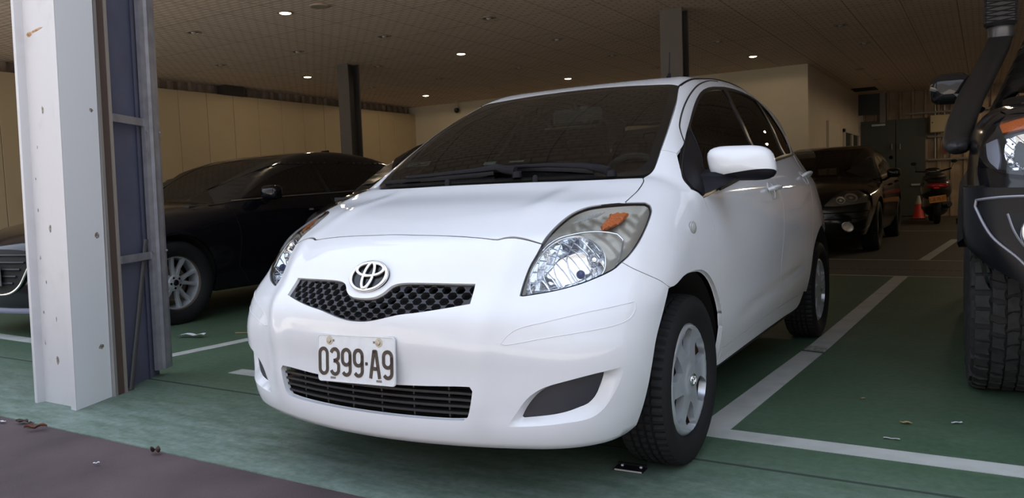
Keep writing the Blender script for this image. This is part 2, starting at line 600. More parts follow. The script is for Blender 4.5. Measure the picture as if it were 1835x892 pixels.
def ceiling_mat():
    m = bpy.data.materials.new('perforated_ceiling_board')
    m.use_nodes = True
    nt = m.node_tree; L = nt.links
    b = nt.nodes['Principled BSDF']
    tc = nd(nt, 'ShaderNodeTexCoord')
    mp = nd(nt, 'ShaderNodeMapping'); mp.inputs['Location'].default_value = (-.25, .1, 0)
    L.new(tc.outputs['Object'], mp.inputs[0])
    br = nd(nt, 'ShaderNodeTexBrick', offset=0.0, squash=1.0)
    for k, v in {'Scale': 1.0, 'Mortar Size': .006, 'Mortar Smooth': .1, 'Brick Width': .565, 'Row Height': 1.13, 'Bias': 0.0}.items(): br.inputs[k].default_value = v
    br.inputs['Color1'].default_value = (.84, .70, .58, 1); br.inputs['Color2'].default_value = (.81, .675, .56, 1)
    br.inputs['Mortar'].default_value = (.42, .345, .28, 1)
    L.new(mp.outputs[0], br.inputs['Vector'])
    b2 = nd(nt, 'ShaderNodeTexBrick', offset=.5, squash=1.0)
    for k, v in {'Scale': 1.0, 'Mortar Size': .022, 'Mortar Smooth': 1.0, 'Brick Width': .15, 'Row Height': .075, 'Bias': 0.0}.items(): b2.inputs[k].default_value = v
    b2.inputs['Color1'].default_value = (1, 1, 1, 1); b2.inputs['Color2'].default_value = (.93, .93, .93, 1); b2.inputs['Mortar'].default_value = (.66, .64, .62, 1)
    L.new(mp.outputs[0], b2.inputs['Vector'])
    mx = nd(nt, 'ShaderNodeMix', data_type='RGBA', blend_type='MULTIPLY'); mx.inputs['Factor'].default_value = 1
    L.new(br.outputs['Color'], mx.inputs['A']); L.new(b2.outputs['Color'], mx.inputs['B'])
    L.new(mx.outputs['Result'], b.inputs['Base Color'])
    b.inputs['Roughness'].default_value = .85
    b.inputs['Specular IOR Level'].default_value = .15
    return m
def struct(name, mb, m, **kw):
    return mb.build(name, m, kind='structure', **kw)

m_floor = floor_mat()
struct('floor', MB().box(-10.4, 8.0, -.74, 19.0, -.2, 0), m_floor, smooth=0)
struct('floor', MB().box(-10.3, 7.9, 5.83, 18.9, -.1, .0006), mat('brown_grey_floor', (.060, .052, .040), .6, noise=(1.5, (.042, .040, .030), .3, .7)), smooth=0)
m_asph = mat('red_brown_paving', (.052, .033, .036), .8, noise=(3.0, (.085, .058, .062), .35, .7), bump=(140, .3, .004))
struct('ground', MB().box(-45, 45, -45, -.74, -.2, -.004), m_asph, smooth=0)
struct('ground', MB().box(-45, 45, -45, -2.9, -.1, -.003), mat('street_concrete', (.44, .40, .36), .85, noise=(1.0, (.38, .345, .305), .35, .7)), smooth=0)
struct('ceiling', MB().box(-10.4, 8.0, .40, 19.0, H_CEIL, H_CEIL + .15), ceiling_mat(), smooth=0)

m_cream = mat('cream_cladding', (.56, .45, .29), .6, noise=(2.0, (.52, .42, .27), .3, .7))
m_corr = mat('weathered_corrugated_sheet', (.30, .245, .20), .55, noise=(4.0, (.20, .15, .115), .35, .7))
m_cream2 = mat('pale_plaster', (.60, .535, .40), .75, noise=(1.4, (.56, .50, .37), .3, .7))
m_gray = mat('grey_plaster', (.58, .51, .42), .8, noise=(2.4, (.53, .47, .385), .3, .7))
m_dark = mat('dark_steel', (.045, .042, .042), .55)

# left wall: flat cladding panels with open joints, ribbed sheet above
w = MB()
y = -.3
while y < 12.1:
    w.bbox(-9.85, -9.7, y + .004, min(y + .551, 12.1), 0, 2.83, .003)
    y += .555
w.box(-10.0, -9.80, -.35, 12.2, 0, 2.82)
struct('wall_left', w, m_cream, smooth=0)
rib = []
y = -.3
while y < 12.1:
    rib += [(y, -9.92), (y + .07, -9.92), (y + .09, -9.86), (y + .15, -9.86), (y + .17, -9.92)]
    y += .2
w = MB()
V = [(x, yy, z) for yy, x in rib for z in (2.6, 3.0)]
w.add(V, [(2 * i, 2 * i + 1, 2 * i + 3, 2 * i + 2) for i in range(len(rib) - 1)])
struct('trim_1', w, m_corr, smooth=0)
struct('trim_2', MB().box(-9.86, -9.66, 6.72, 7.14, 2.825, 3.0), m_dark, smooth=0)
# wall behind the first row and the room whose corner it makes
struct('wall_rear', MB().box(-10.0, -1.0, 12.1, 12.25, 0, H_CEIL), m_cream2, smooth=0)
struct('wall_side', MB().box(-1.12, -1.0, 12.2501, 18.6, 0, H_CEIL), m_gray, smooth=0)
# back wall of ribbed sheet on girts
rib = []
x = -1.1
while x < 8.0:
    rib += [(x, 18.66), (x + .17, 18.66), (x + .185, 18.62), (x + .235, 18.62), (x + .25, 18.66)]
    x += .27
w = MB()
V = [(xx, yy, z) for xx, yy in rib for z in (0, 3.0)]
w.add(V, [(2 * i, 2 * i + 1, 2 * i + 3, 2 * i + 2)[::-1] for i in range(len(rib) - 1)])
w.box(-1.1, 8, 18.7, 18.75, 0, 3.0)
struct('wall_back', w, mat('old_corrugated_wall', (.36, .275, .19), .7, noise=(3.0, (.22, .165, .12), .3, .7)), smooth=0)
m_girt = mat('girt_steel', (.22, .20, .18), .5)
for i, (zz, x0) in enumerate(((2.45, .0), (1.88, .5), (1.34, .5))):
    struct('trim_%d' % (4 + i), MB().bbox(x0, 8, 18.55, 18.61, zz - .02, zz + .025, .004), m_girt, smooth=0)
struct('trim_7', MB().bbox(-.52, -.40, 18.50, 18.62, 2.28, 3.0, .004), m_girt, smooth=0)
struct('trim_8', MB().box(-1.0, -.52, 18.52, 18.6, 2.50, 3.0), mat('dark_transom', (.03, .03, .03), .5), smooth=0)
# double steel door
d = struct('door_1', MB().bbox(-.95, -.19, 18.53, 18.6, .02, 2.34, .006).bbox(-.17, .46, 18.53, 18.6, .02, 2.34, .006), mat('dark_door_paint', (.055, .062, .055), .5), smooth=0)
m_chr = mat('chrome', (.75, .76, .78), .12, 1.0)
for xx in (-.26, -.08):
    MB().tube([(xx, 18.49, 1.62), (xx, 18.49, 1.76)], .016, 8).build('door_handle', m_chr, d)
MB().bbox(-.70, -.40, 18.48, 18.53, 2.21, 2.26, .004).build('door_closer', mat('dull_metal', (.45, .45, .43), .4, .7), d)
MB().bbox(.16, .42, 18.48, 18.53, .74, .79, .004).build('kick_bar', MATS['dull_metal'], d)
MB().lathe([(.0, 0), (.045, 0), (.045, .02), (0, .03)], 14, 'y', (-.28, 18.53, 1.44)).build('lock', MATS['dull_metal'], d)
# flat cabinet panel and a small window on the room's flank
struct('trim_9', MB().bbox(-1.0, -.95, 13.95, 15.3, .4, 2.12, .006), mat('pale_panel', (.56, .52, .42), .6), smooth=0)
wf = MB()
for a, b_, c_, d_ in ((16.0, 18.4, 1.98, 2.06), (16.0, 16.1, .9, 2.06), (18.3, 18.4, .9, 2.06), (16.0, 18.4, .9, .98), (17.15, 17.25, .95, 2.0)):
    wf.bbox(-1.0, -.95, a, b_, c_, d_, .004)
wn1 = struct('window_1', wf, mat('window_frame_paint', (.50, .47, .40), .5), smooth=0)
MB().box(-.985, -.975, 16.05, 18.35, .95, 2.0).build('pane', mat('dark_pane', (.05, .05, .045), .08), wn1)
struct('wall_added_right', MB().box(7.8, 8.0, -.35, 19.0, 0, H_CEIL), m_gray, smooth=0)  # unseen wall added to darken the right side of the garage
struct('trim_10', MB().box(-10.4, 8.0, .25, .40, 2.9, 4.6), mat('fascia_sheet', (.55, .56, .58), .5), smooth=0)
# roof opening near the back
struct('trim_11', MB().box(-.95, -.45, 16.9, 17.6, H_CEIL - .012, H_CEIL - .002), mat('open_hatch', (.008, .008, .008), .9), smooth=0)
# unseen facade added across the street, raised to block the low sky
struct('wall_added_opposite', MB().box(-40, 40, -16, -15, 0, 7.0), mat('added_facade', (.26, .25, .245), .8, noise=(.5, (.18, .175, .17), .35, .65)), smooth=0)

# painted bay lines
m_paint = mat('worn_white_paint', (.44, .45, .43), .6, noise=(7.0, (.33, .35, .33), .35, .75))
m_thin = mat('thin_yellowed_line', (.36, .36, .27), .6)
def quad_line(name, pts, m=m_paint, z=.0025):
    w = MB().prism([(a, b) for a, b in pts], 0.0004, z)
    return struct(name, w, m, smooth=0)
quad_line('trim_12', [(.715, .43), (.835, .40), (.915, 1.94), (.80, 1.97)])
quad_line('trim_13', [(.804, 2.02), (.918, 1.99), (.925, 2.10), (.812, 2.14)], mat('scuffed_paint', (.16, .17, .16), .6, noise=(40.0, (.38, .39, .37), .4, .6)))
quad_line('trim_14', [(.812, 2.14), (.925, 2.10), (1.05, 5.78), (.93, 5.80)])
quad_line('trim_15', [(.74, .288), (4.4, .27), (4.4, .385), (.835, .40), (.715, .43)])
quad_line('trim_16', [(-1.95, .30), (-1.60, .30), (-1.60, .40), (-1.95, .40)])
quad_line('trim_17', [(-2.79, .36), (-2.69, .36), (-2.50, 3.2), (-2.60, 3.2)])
quad_line('trim_18', [(-5.6, .44), (-2.79, .36), (-2.79, .46), (-5.6, .56)])
quad_line('trim_19', [(-9.6, 5.815), (7.7, 5.755), (7.7, 5.785), (-9.6, 5.845)], m_thin)
quad_line('trim_20', [(-9.6, 7.62), (7.7, 7.28), (7.7, 7.31), (-9.6, 7.65)], m_thin)
quad_line('trim_21', [(1.03, 7.48), (1.14, 7.47), (1.36, 10.8), (1.25, 10.8)])
quad_line('trim_22', [(.2, 12.9), (3.0, 12.8), (3.0, 12.85), (.2, 12.95)], m_thin)
# drain slot running across between the rows and a seam by the doorway
m_slot = mat('drain_slot', (.012, .012, .012), .8)
w = MB()
xx = -9.6
while xx < 7.7:
    w.box(xx, xx + .055, 6.36, 6.40, .0003, .0015); xx += .075
struct('trim_23', w, m_slot, smooth=0)
struct('trim_24', MB().box(-10.3, 7.8, .02, .035, .0003, .0012), mat('floor_seam', (.03, .045, .035), .8), smooth=0)

# ------------------------------------------------------------------ doorway pillar, shutter rail and post on the left
m_pw = mat('white_painted_steel', (.50, .50, .525), .4, noise=(9.0, (.44, .44, .455), .55, .85))
m_pg = mat('lifted_white_flank', (.74, .76, .79), .42)  # the pillar's white paint, lightened to offset the shade on its flank
P = empty('door_pillar', (-2.17, -.45, 0), label='tall white painted steel pillar with rust spots at the left of the doorway', cat='pillar')
LEAN = math.radians(2.3)
def shear(mb, k=math.tan(LEAN)):
    mb.v = [(x + z * k, y_, z) for x, y_, z in mb.v]
    return mb
def loc_prism(poly, z0, z1): return MB().prism([(a + 2.17, b + .45) for a, b in poly], z0, z1)
shear(loc_prism([(-2.352, -.535), (-2.33, -.535), (-2.322, -.50), (-2.05, -.50), (-2.035, -.535), (-1.992, -.535), (-1.992, -.532), (-2.083, -.30), (-2.352, -.30)], .0, 3.4)).build('column_shaft', m_pw, P, smooth=0)
shear(MB().add([(-1.9915 + 2.17, -.532 + .45, 0), (-2.0825 + 2.17, -.30 + .45, 0), (-2.0825 + 2.17, -.30 + .45, 3.4), (-1.9915 + 2.17, -.532 + .45, 3.4)], [(0, 1, 2, 3)])).build('lightened_flank', m_pg, P, smooth=0)
m_rust = mat('rust', (.26, .13, .06), .9, noise=(60, (.45, .33, .22), .4, .6))
m_hole = mat('chipped_hole', (.16, .14, .12), .9, noise=(90, (.40, .38, .34), .45, .6))
def blob(mb, c, rx, rz, axis_u, seed, n=14):
    rr = random.Random(seed)
    c = Vector(c); u = Vector(axis_u).normalized(); nrm = u.cross(Vector((0, 0, 1))).normalized()
    V = [c + nrm * .002]
    for k in range(n):
        a = 2 * math.pi * k / n; q = rr.uniform(.75, 1.15)
        V.append(c + u * math.cos(a) * rx * q + Vector((0, 0, 1)) * math.sin(a) * rz * q + nrm * .0004)
    mb.add(V, [(0, 1 + k, 1 + (k + 1) % n) for k in range(n)])
hb = MB(); rb = MB()
for i, (xx, zz, rx, rz) in enumerate(((-2.19, .22, .011, .022), (-2.19, .86, .010, .02), (-2.195, 1.42, .008, .02), (-2.26, 1.25, .004, .008), (-2.25, .60, .004, .01), (-2.18, .42, .003, .012), (-2.285, .95, .004, .01), (-2.29, 1.1, .004, .008), (-2.29, .72, .005, .012), (-2.288, .45, .005, .009), (-2.29, .3, .004, .012))):
    blob(hb, (xx + 2.17 + zz * math.tan(LEAN), -.0505, zz), rx, rz, (1, 0, 0), i)
du = Vector((-.091, .232, 0)).normalized()
for i, (t, zz, rx, rz) in enumerate(((.19, .27, .02, .016), (.20, .82, .018, .018), (.205, 1.42, .016, .012))):
    p = Vector((-1.992, -.532, 0)) + du * t
    blob(hb, (p.x + 2.17 + zz * math.tan(LEAN), p.y + .45, zz), rx, rz, du, 40 + i)
hb.build('bolt_hole', m_hole, P, smooth=0)
blob(rb, (-.105 + 1.78 * math.tan(LEAN), -.0505, 1.78), .022, .012, (1, 0, 0), 77)
blob(rb, (-.055 + 1.79 * math.tan(LEAN), -.0503, 1.79), .07, .006, (1, 0, .12), 78)
rb.build('rust_stain', m_rust, P, smooth=0)

m_alu = mat('grey_aluminium', (.36, .35, .34), .45, .5)
m_brn = mat('brown_slot', (.07, .045, .035), .8)
T = empty('shutter_guide_rail', (-2.10, -.26, 0), label='narrow grey shutter guide rail with brown slot against the white pillar', cat='rail')
def tp(poly, z0=0, z1=3.2): return shear(MB().prism([(a + 2.10, b + .26) for a, b in poly], z0, z1), math.tan(LEAN) * .7)
tp([(-2.083, -.298), (-2.066, -.291), (-2.074, -.272), (-2.095, -.274)]).build('front_flange', m_alu, T, smooth=0)
tp([(-2.12, -.2715), (-2.080, -.2715), (-2.094, -.226), (-2.14, -.226)]).build('slot', m_brn, T, smooth=0)
tp([(-2.105, -.2255), (-2.087, -.221), (-2.092, -.208), (-2.13, -.21)]).build('rear_flange', mat('beige_aluminium', (.42, .38, .34), .45, .5), T, smooth=0)

m_blue = mat('blue_grey_steel', (.105, .11, .165), .55, noise=(5.0, (.08, .085, .13), .3, .7))
m_galv = mat('galvanised_steel', (.40, .40, .44), .42, .6, noise=(14.0, (.30, .30, .34), .35, .7))
K = empty('steel_post', (-2.25, .06, 0), label='galvanised steel post with blue-grey recess and cross straps behind the white pillar', cat='post')
def kp(poly, z0=0, z1=3.0): return shear(MB().prism([(a + 2.25, b - .06) for a, b in poly], z0, z1), math.tan(LEAN) * .6)
kp([(-2.16, -.20), (-2.145, -.20), (-2.325, .12), (-2.34, .10)]).build('recess_panel', m_blue, K, smooth=0)
kp([(-2.285, .04), (-2.262, .036), (-2.318, .13), (-2.335, .12)], .0, 3.0).build('recess_return', m_blue, K, smooth=0)
kp([(-2.262, .062), (-2.238, .068), (-2.243, .10), (-2.240, .118), (-2.250, .135), (-2.262, .165), (-2.275, .185), (-2.295, .18), (-2.275, .10)], .04, 3.0).build('channel', m_galv, K, smooth=0)
for zz in (.66, 1.38):
    kp([(-2.115, -.195), (-2.108, -.188), (-2.248, .075), (-2.258, .07)], zz, zz + .04).build('cross_strap', m_galv, K, smooth=0)
for zz in (.7, 1.35):
    for a, b_ in ((-2.236, .075), (-2.262, .172)):
        bz = MB()
        bz.lathe([(0, .006), (.006, .006), (.007, 0)], 8, 'z', (0, 0, 0))
        n0 = len(bz.v) - 24
        for q in range(n0, len(bz.v)):
            x_, y_, z_ = bz.v[q]
            bz.v[q] = (a + 2.25 + z_ + .004 + zz * math.tan(LEAN) * .6, b_ - .06 + x_, zz + y_)
        bz.build('rivet', m_galv, K)
MB().tube([(.132, -.232, .0), (.070, -.115, .40), (.013, -.010, .77)], .008, 6, squash=(1.6, .7)).build('leaning_bar', m_dark, K)

# ------------------------------------------------------------------ free-standing H columns
def h_column(x, y, w_, dp, label):
    r = empty('steel_column', (x, y, 0), label=label, cat='column', group='steel H columns under the ceiling')
    MB().bbox(-w_ / 2, w_ / 2, -dp / 2, -dp / 2 + .02, 0, H_CEIL, .003).build('front_flange', mat('lit_flange_grey', (.115, .10, .09), .5), r, smooth=0)  # lighter than the web: the light on the front flange is in its colour
    MB().bbox(-w_ / 2, w_ / 2, dp / 2 - .02, dp / 2, 0, H_CEIL, .003).build('rear_flange', m_dark, r, smooth=0)
    MB().box(-.012, .012, -dp / 2 + .02, dp / 2 - .02, 0, H_CEIL).build('web', m_dark, r, smooth=0)
    return r
h_column(-6.74, 6.66, .22, .26, 'dark steel H column rising behind the black saloon at left')
h_column(-1.46, 6.47, .27, .23, 'dark steel H column rising behind the roof of the white hatchback')

# ------------------------------------------------------------------ downlights
m_ring = mat('lamp_ring', (.36, .32, .27), .35, .6)
m_can = mat('lamp_can', (.03, .027, .024), .4)
m_lit = mat('lit_lamp', (1, .9, .75), .5, emit=((1.0, .80, .55), 14.0))
m_bulb = mat('unlit_bulb', (.42, .40, .37), .15)
ring_mb = MB().lathe([(.062, -.001), (.066, -.010), (.088, -.008), (.092, -.0005)], 28)
can_mb = MB().lathe([(.064, -.002), (.060, -.0035), (0, -.004)], 28)
bulb_mb = MB().lathe([(.034, -.0045), (.030, -.014), (.018, -.022), (0, -.025)], 16)
disc_mb = MB().lathe([(.060, -.004), (.052, -.012), (.03, -.017), (0, -.019)], 24)
ring0 = ring_mb.build('ring', m_ring); can0 = can_mb.build('reflector', m_can)
bulb0 = bulb_mb.build('bulb', m_bulb); disc0 = disc_mb.build('glowing_lens', m_lit)
meshes = {k: o_.data for k, o_ in dict(ring=ring0, reflector=can0, bulb=bulb0, glowing_lens=disc0).items()}
for o_ in (ring0, can0, bulb0, disc0): bpy.data.objects.remove(o_)
def part_of(name, me, parent):
    o_ = bpy.data.objects.new(name, me); COL.objects.link(o_); o_.parent = parent
    return o_
ORD = ['first', 'second', 'third', 'fourth', 'fifth', 'sixth', 'seventh']
ROWS = [(3.68, [(-6.44, 0), (-4.89, 1)]),
        (5.37, [(-8.07, 0), (-6.47, 0), (-4.92, 0), (-3.33, 0)]),
        (7.08, [(-8.03, 1), (-6.50, 0), (-4.91, 1), (-3.32, 0)]),
        (8.82, [(-8.14, 0), (-6.58, 0), (-4.95, 0), (-3.27, 0), (-1.62, 0), (.02, 0)]),
        (10.55, [(-8.20, 1), (-6.60, 0), (-4.92, 1), (-3.23, 0), (-1.56, 1), (.10, 0), (1.76, 1)]),
        (13.58, [(-.35, 0), (1.33, 0)]),
        (15.5, [(-.25, 0)])]
FILL_LAMPS = [(3.4, 13.9), (5.2, 14.6), (3.6, 17.2)]   # added unseen fill lamps past the right frame edge, to light the back walls
def place_lamp(xx, yy, lit, label, bright=1.0):
    r = empty('downlight', (xx, yy, H_CEIL), label=label, cat='ceiling light', group='recessed downlights in the ceiling')
    part_of('ring', meshes['ring'], r)
    if lit:
        part_of('glowing_lens', meshes['glowing_lens'], r)
        ld = bpy.data.lights.new('lamp_light', 'SPOT')
        ld.energy = DOWNLIGHT_WATTS * bright; ld.color = (1.0, .78, .52); ld.spot_size = math.radians(176); ld.spot_blend = .15; ld.shadow_soft_size = .05
        lo_ = bpy.data.objects.new('lamp_light', ld); COL.objects.link(lo_); lo_.parent = r; lo_.location = (0, 0, -.03)
    else:
        part_of('reflector', meshes['reflector'], r); part_of('bulb', meshes['bulb'], r)
for ri, (yy, ls) in enumerate(ROWS):
    ns = {1: 0, 0: 0}; tot = {1: sum(l for _, l in ls), 0: sum(1 - l for _, l in ls)}
    for xx, lit in ls:
        ns[lit] += 1
        word = 'lit warm' if lit else 'unlit dark'
        which = 'only one' if tot[lit] == 1 else ORD[ns[lit] - 1] + ' from the left'
        place_lamp(xx, yy, lit, '%s downlight, %s in the %s row from the doorway' % (word, which, ORD[ri]))
for k, (xx, yy) in enumerate(FILL_LAMPS): place_lamp(xx, yy, 1, 'added unseen fill lamp past the pick-up at right, %s from the doorway' % ORD[k], 4.5)
r = empty('ceiling_speaker', (-4.39, 3.69, H_CEIL), label='flat beige round ceiling speaker beside the nearest lit downlight', cat='speaker')
MB().lathe([(.10, -.0005), (.105, -.012), (.085, -.016)], 28).build('rim', mat('beige_plastic', (.46, .39, .30), .5), r)
MB().lathe([(.085, -.014), (.05, -.010), (0, -.012)], 24).build('grille', mat('speaker_cloth', (.33, .28, .22), .8), r)
r = empty('security_camera', (-8.45, 12.0, H_CEIL), label='small dark dome security camera hanging from the ceiling corner', cat='camera')
MB().lathe([(0, 0), (.05, 0), (.05, -.02), (.02, -.025), (.02, -.14), (0, -.14)], 14).build('stem', mat('camera_white', (.5, .48, .44), .5), r)
MB().lathe([(0, -.13), (.045, -.135), (.06, -.17), (.05, -.22), (.025, -.24), (0, -.245)], 16).build('dome', mat('camera_dome', (.02, .02, .02), .1), r)

# ------------------------------------------------------------------ car bodies as implicit shapes
def make_body(yf0, fa, zh, zg, sec, wp, yr, kft, kfs, kts0, kts1, hc2, hc4, gc2, gc4, gb, zb, fa4, extra=None,
              hood_z=(.75, .6), front_y=(0, -.4)):
    def F(x, y, z):
        sx = x
        x = np.abs(x)
        ff = yf0(z) + fa(z) * x * x * (1 + fa4 * x * x) - y
        hood = zh(y) - hc2 * x ** 2 - hc4 * x ** 4
        glas = zg(y - gb * x * x * sst(1.3, .3, y)) - gc2 * x ** 2 - gc4 * x ** 4
        ft = (z - smax(hood, glas, .02)) / 1.14
        W = wp(y) - sec(z)
        if extra is not None:
            a, b, c = extra(x, y, z)
            ff = ff - a; ft = ft - b; W = W + c
        fs = x - W
        fr = y - yr(z) + .35 * x * x * (1 + x * x) * .5
        fb = zb + .02 * sst(-.5, -.3, y) - z
        g = smax(ff, ft, kft)
        k = kts1 + (kts0 - kts1) * sst(.6, -.2, y)
        k = k + (kfs - k) * sst(hood_z[0], hood_z[1], z) * sst(front_y[0], front_y[1], y)
        g = smax(g, fs, k)
        g = smax(g, fr, .15)
        return smax(g, fb, .03)
    return F
def yaris_extra(x, y, z):
    # soft shoulder lines that run from the lower intake corners up over the bonnet, swage on the doors
    xc = .43 + .10 * np.clip(z - .55, -.2, .3)
    a = .010 * np.exp(-((x - xc) / .042) ** 2) * sst(.22, .34, z) * sst(.86, .78, z)
    xh = .415 - .05 * np.clip(y + .3, -.2, .5)
    b = .006 * np.exp(-((x - xh) / .045) ** 2) * sst(.02, -.15, y) * sst(-.60, -.45, y)
    c = -.006 * np.exp(-((z - .44 - .05 * (y - .8)) / .03) ** 2) * sst(.45, .8, y) * sst(1.95, 1.7, y)
    return a, b, c
F_HATCH = make_body(
    spl([.10, .18, .24, .32, .42, .52, .60, .68, .76, .81, .86], [-.6719, -.7334, -.752, -.7523, -.7508, -.7621, -.7525, -.693, -.6484, -.6154, -.5427]),
    spl([.15, .3, .45, .6, .8], [.3477, .3173, .3032, .3877, .4763]),
    spl([-.80, -.70, -.6, -.5, -.3, -.1, .1, .25, .5], [.6415, .7544, .8189, .8487, .9085, .9515, 1.0109, 1.0157, 1.0302]),
    spl([-.3, .1, .3, .5, .7, .85, 1.0, 1.2, 1.5, 1.9, 2.3, 2.6, 2.75, 2.9, 3.0, 3.1], [.6976, .9966, 1.1452, 1.266, 1.3623, 1.4221, 1.4617, 1.4812, 1.5071, 1.5112, 1.4694, 1.4114, 1.3655, 1.1488, .9501, .8005]),
    spl([.1, .18, .3, .42, .55, .7, .85, .95, 1.05, 1.15, 1.25, 1.35, 1.45, 1.55], [.0901, .0698, .0264, -.0014, -.0087, -.0057, .0239, .0541, .1213, .1804, .2189, .2611, .3035, .3397]),
    spl([-.9, -.6, -.4, -.2, 0, .4, .9, 1.5, 2.1, 2.46, 2.8, 3.0, 3.1], [.7401, .7866, .8179, .8402, .843, .8408, .8378, .8384, .8398, .8264, .7833, .7255, .6626]),
    spl([.15, .3, .5, .7, .9, 1.0], [2.93, 2.985, 3.0, 2.985, 2.95, 2.92]),
    .1024, .1463, .1504, .0856, .0322, .0541, .0254, .0262, .0178, .1925, .1263, extra=yaris_extra)

# ------------------------------------------------------------------ shared car materials
m_white = mat('white_car_paint', (.63, .645, .675), .3, coat=1.0, spec=0.0)
m_blk = mat('black_plastic', (.009, .009, .012), .5, spec=.15)
m_blkgl = mat('black_gloss', (.010, .010, .011), .08, spec=.5)
m_rub = mat('tyre_rubber', (.011, .011, .012), .7, spec=.25)
m_lens = glass('clear_lens', (.96, .97, .97), 1.42)
m_wind = glass('windscreen_glass', (.20, .23, .21), 1.55)
m_tint = glass('dark_tinted_glass', (.03, .03, .03), 1.5)
m_cab = mat('dark_cabin_trim', (.025, .026, .025), .7)
m_head = mat('grey_headlining', (.12, .12, .115), .9)
m_seat = mat('grey_seat_cloth', (.045, .046, .045), .9)
m_under = mat('underbody_black', (.012, .012, .012), .9)
m_silver = mat('silver_wheel_paint', (.52, .55, .59), .35, .55)
m_chrome = mat('chrome', (.75, .76, .78), .12, 1.0)

def tyre_mb(R, wd, rim_r, seg=180, sipes=True, grooves=(-.55, -.18, .18, .55), block=3):
    h = wd / 2
    pr = [(rim_r - .006, -h * .74), (rim_r + .006, -h * .86), (rim_r + (R - rim_r) * .35, -h * 1.0), (rim_r + (R - rim_r) * .62, -h * 1.01), (R - .022, -h * .95), (R - .008, -h * .86), (R - .003, -h * .74)]
    for g in grooves:
        c = g * h * .8
        pr += [(R - .0005, c - .0055), (R - .0075, c - .0035), (R - .0075, c + .0035), (R - .0005, c + .0055)]
    pr += [(R - .003, h * .74), (R - .008, h * .86), (R - .022, h * .95), (rim_r + (R - rim_r) * .62, h * 1.01), (rim_r + (R - rim_r) * .35, h), (rim_r + .006, h * .86), (rim_r - .006, h * .74)]
    def fn(i, j, r, hh):
        if sipes and r > R - .004 and i % block == 0: r -= .0065
        if sipes and abs(hh) > h * .8 and r > R - .02 and i % block == 0: r -= .003
        return r, hh
    return MB().lathe(pr, seg, 'x', fn=fn)
def wheel_cover_mb(rc, spokes=6, twist=.0):
    """dished cover with hooked openings, face towards +x at x=0"""
    def Fh(x, y, z):
        r = np.hypot(y, z) / rc
        h = .020 - .020 * r ** 2 + .016 * np.exp(-((r - .88) / .10) ** 2) - .018 * sst(.93, 1.0, r) + .006 * sst(.30, .2, r)
        return x - h
    fr = Planar((0, 0, 0), (1, 0, 0), L=.25, back=.12)
    circ = [(math.cos(a) * rc, math.sin(a) * rc) for a in np.linspace(0, 2 * math.pi, 72, endpoint=False)]
    holes = []
    for k in range(spokes):
        a0 = math.radians(30 + 360 / spokes * k)
        pts = []
        for rr, da in ((.37, 2), (.48, 16), (.62, 22), (.78, 20), (.88, 14), (.89, 2), (.83, -10), (.70, -14), (.55, -10), (.43, -4)):
            a = a0 + math.radians(da)
            pts.append((rr * rc * math.cos(a), rr * rc * math.sin(a)))
        q = smooth_loop(np.array([(0, p[0], p[1]) for p in pts]), .008)
        holes.append(q[:, 1:])
    return panel(Fh, fr, np.array(circ), res=.013, depth=.02, flange=0, holes=holes, hole_depth=.026)
def alloy_mb(rc, n=5, depth=.05):
    """twin-spoke alloy wheel, face towards +x"""
    mb = MB()
    mb.lathe([(rc - .002, -.10), (rc, .0), (rc - .006, .008), (rc - .022, .006), (rc - .03, -.02), (rc - .034, -.10)], 48, 'x')
    mb.lathe([(0, .004), (.052, .004), (.066, -.004), (.072, -.03), (0, -.03)], 28, 'x')
    for k in range(n):
        for sg in (-1, 1):
            a0 = 2 * math.pi * k / n + .12
            r0, r1 = .05, rc - .02
            A0 = a0 + sg * .16; A1 = a0 + sg * .27
            p0 = Vector((0, math.cos(A0) * r0, math.sin(A0) * r0)); p1 = Vector((0, math.cos(A1) * r1, math.sin(A1) * r1))
            t = (p1 - p0).normalized(); s_ = Vector((1, 0, 0)).cross(t)
            V = []
            for q, w_, h_ in ((0, .020, -.002), (.5, .015, -.012), (1, .019, .002)):
                c = p0.lerp(p1, q)
                V += [c + s_ * w_ + Vector((h_ - .012, 0, 0)), c + s_ * w_ * .6 + Vector((h_, 0, 0)), c - s_ * w_ * .6 + Vector((h_, 0, 0)), c - s_ * w_ + Vector((h_ - .012, 0, 0)), c - s_ * w_ + Vector((h_ - .035, 0, 0)), c + s_ * w_ + Vector((h_ - .035, 0, 0))]
            Fs = []
            for i in range(2):
                for j in range(6): Fs.append((i * 6 + j, (i + 1) * 6 + j, (i + 1) * 6 + (j + 1) % 6, i * 6 + (j + 1) % 6))
            mb.add(V, Fs)
    return mb
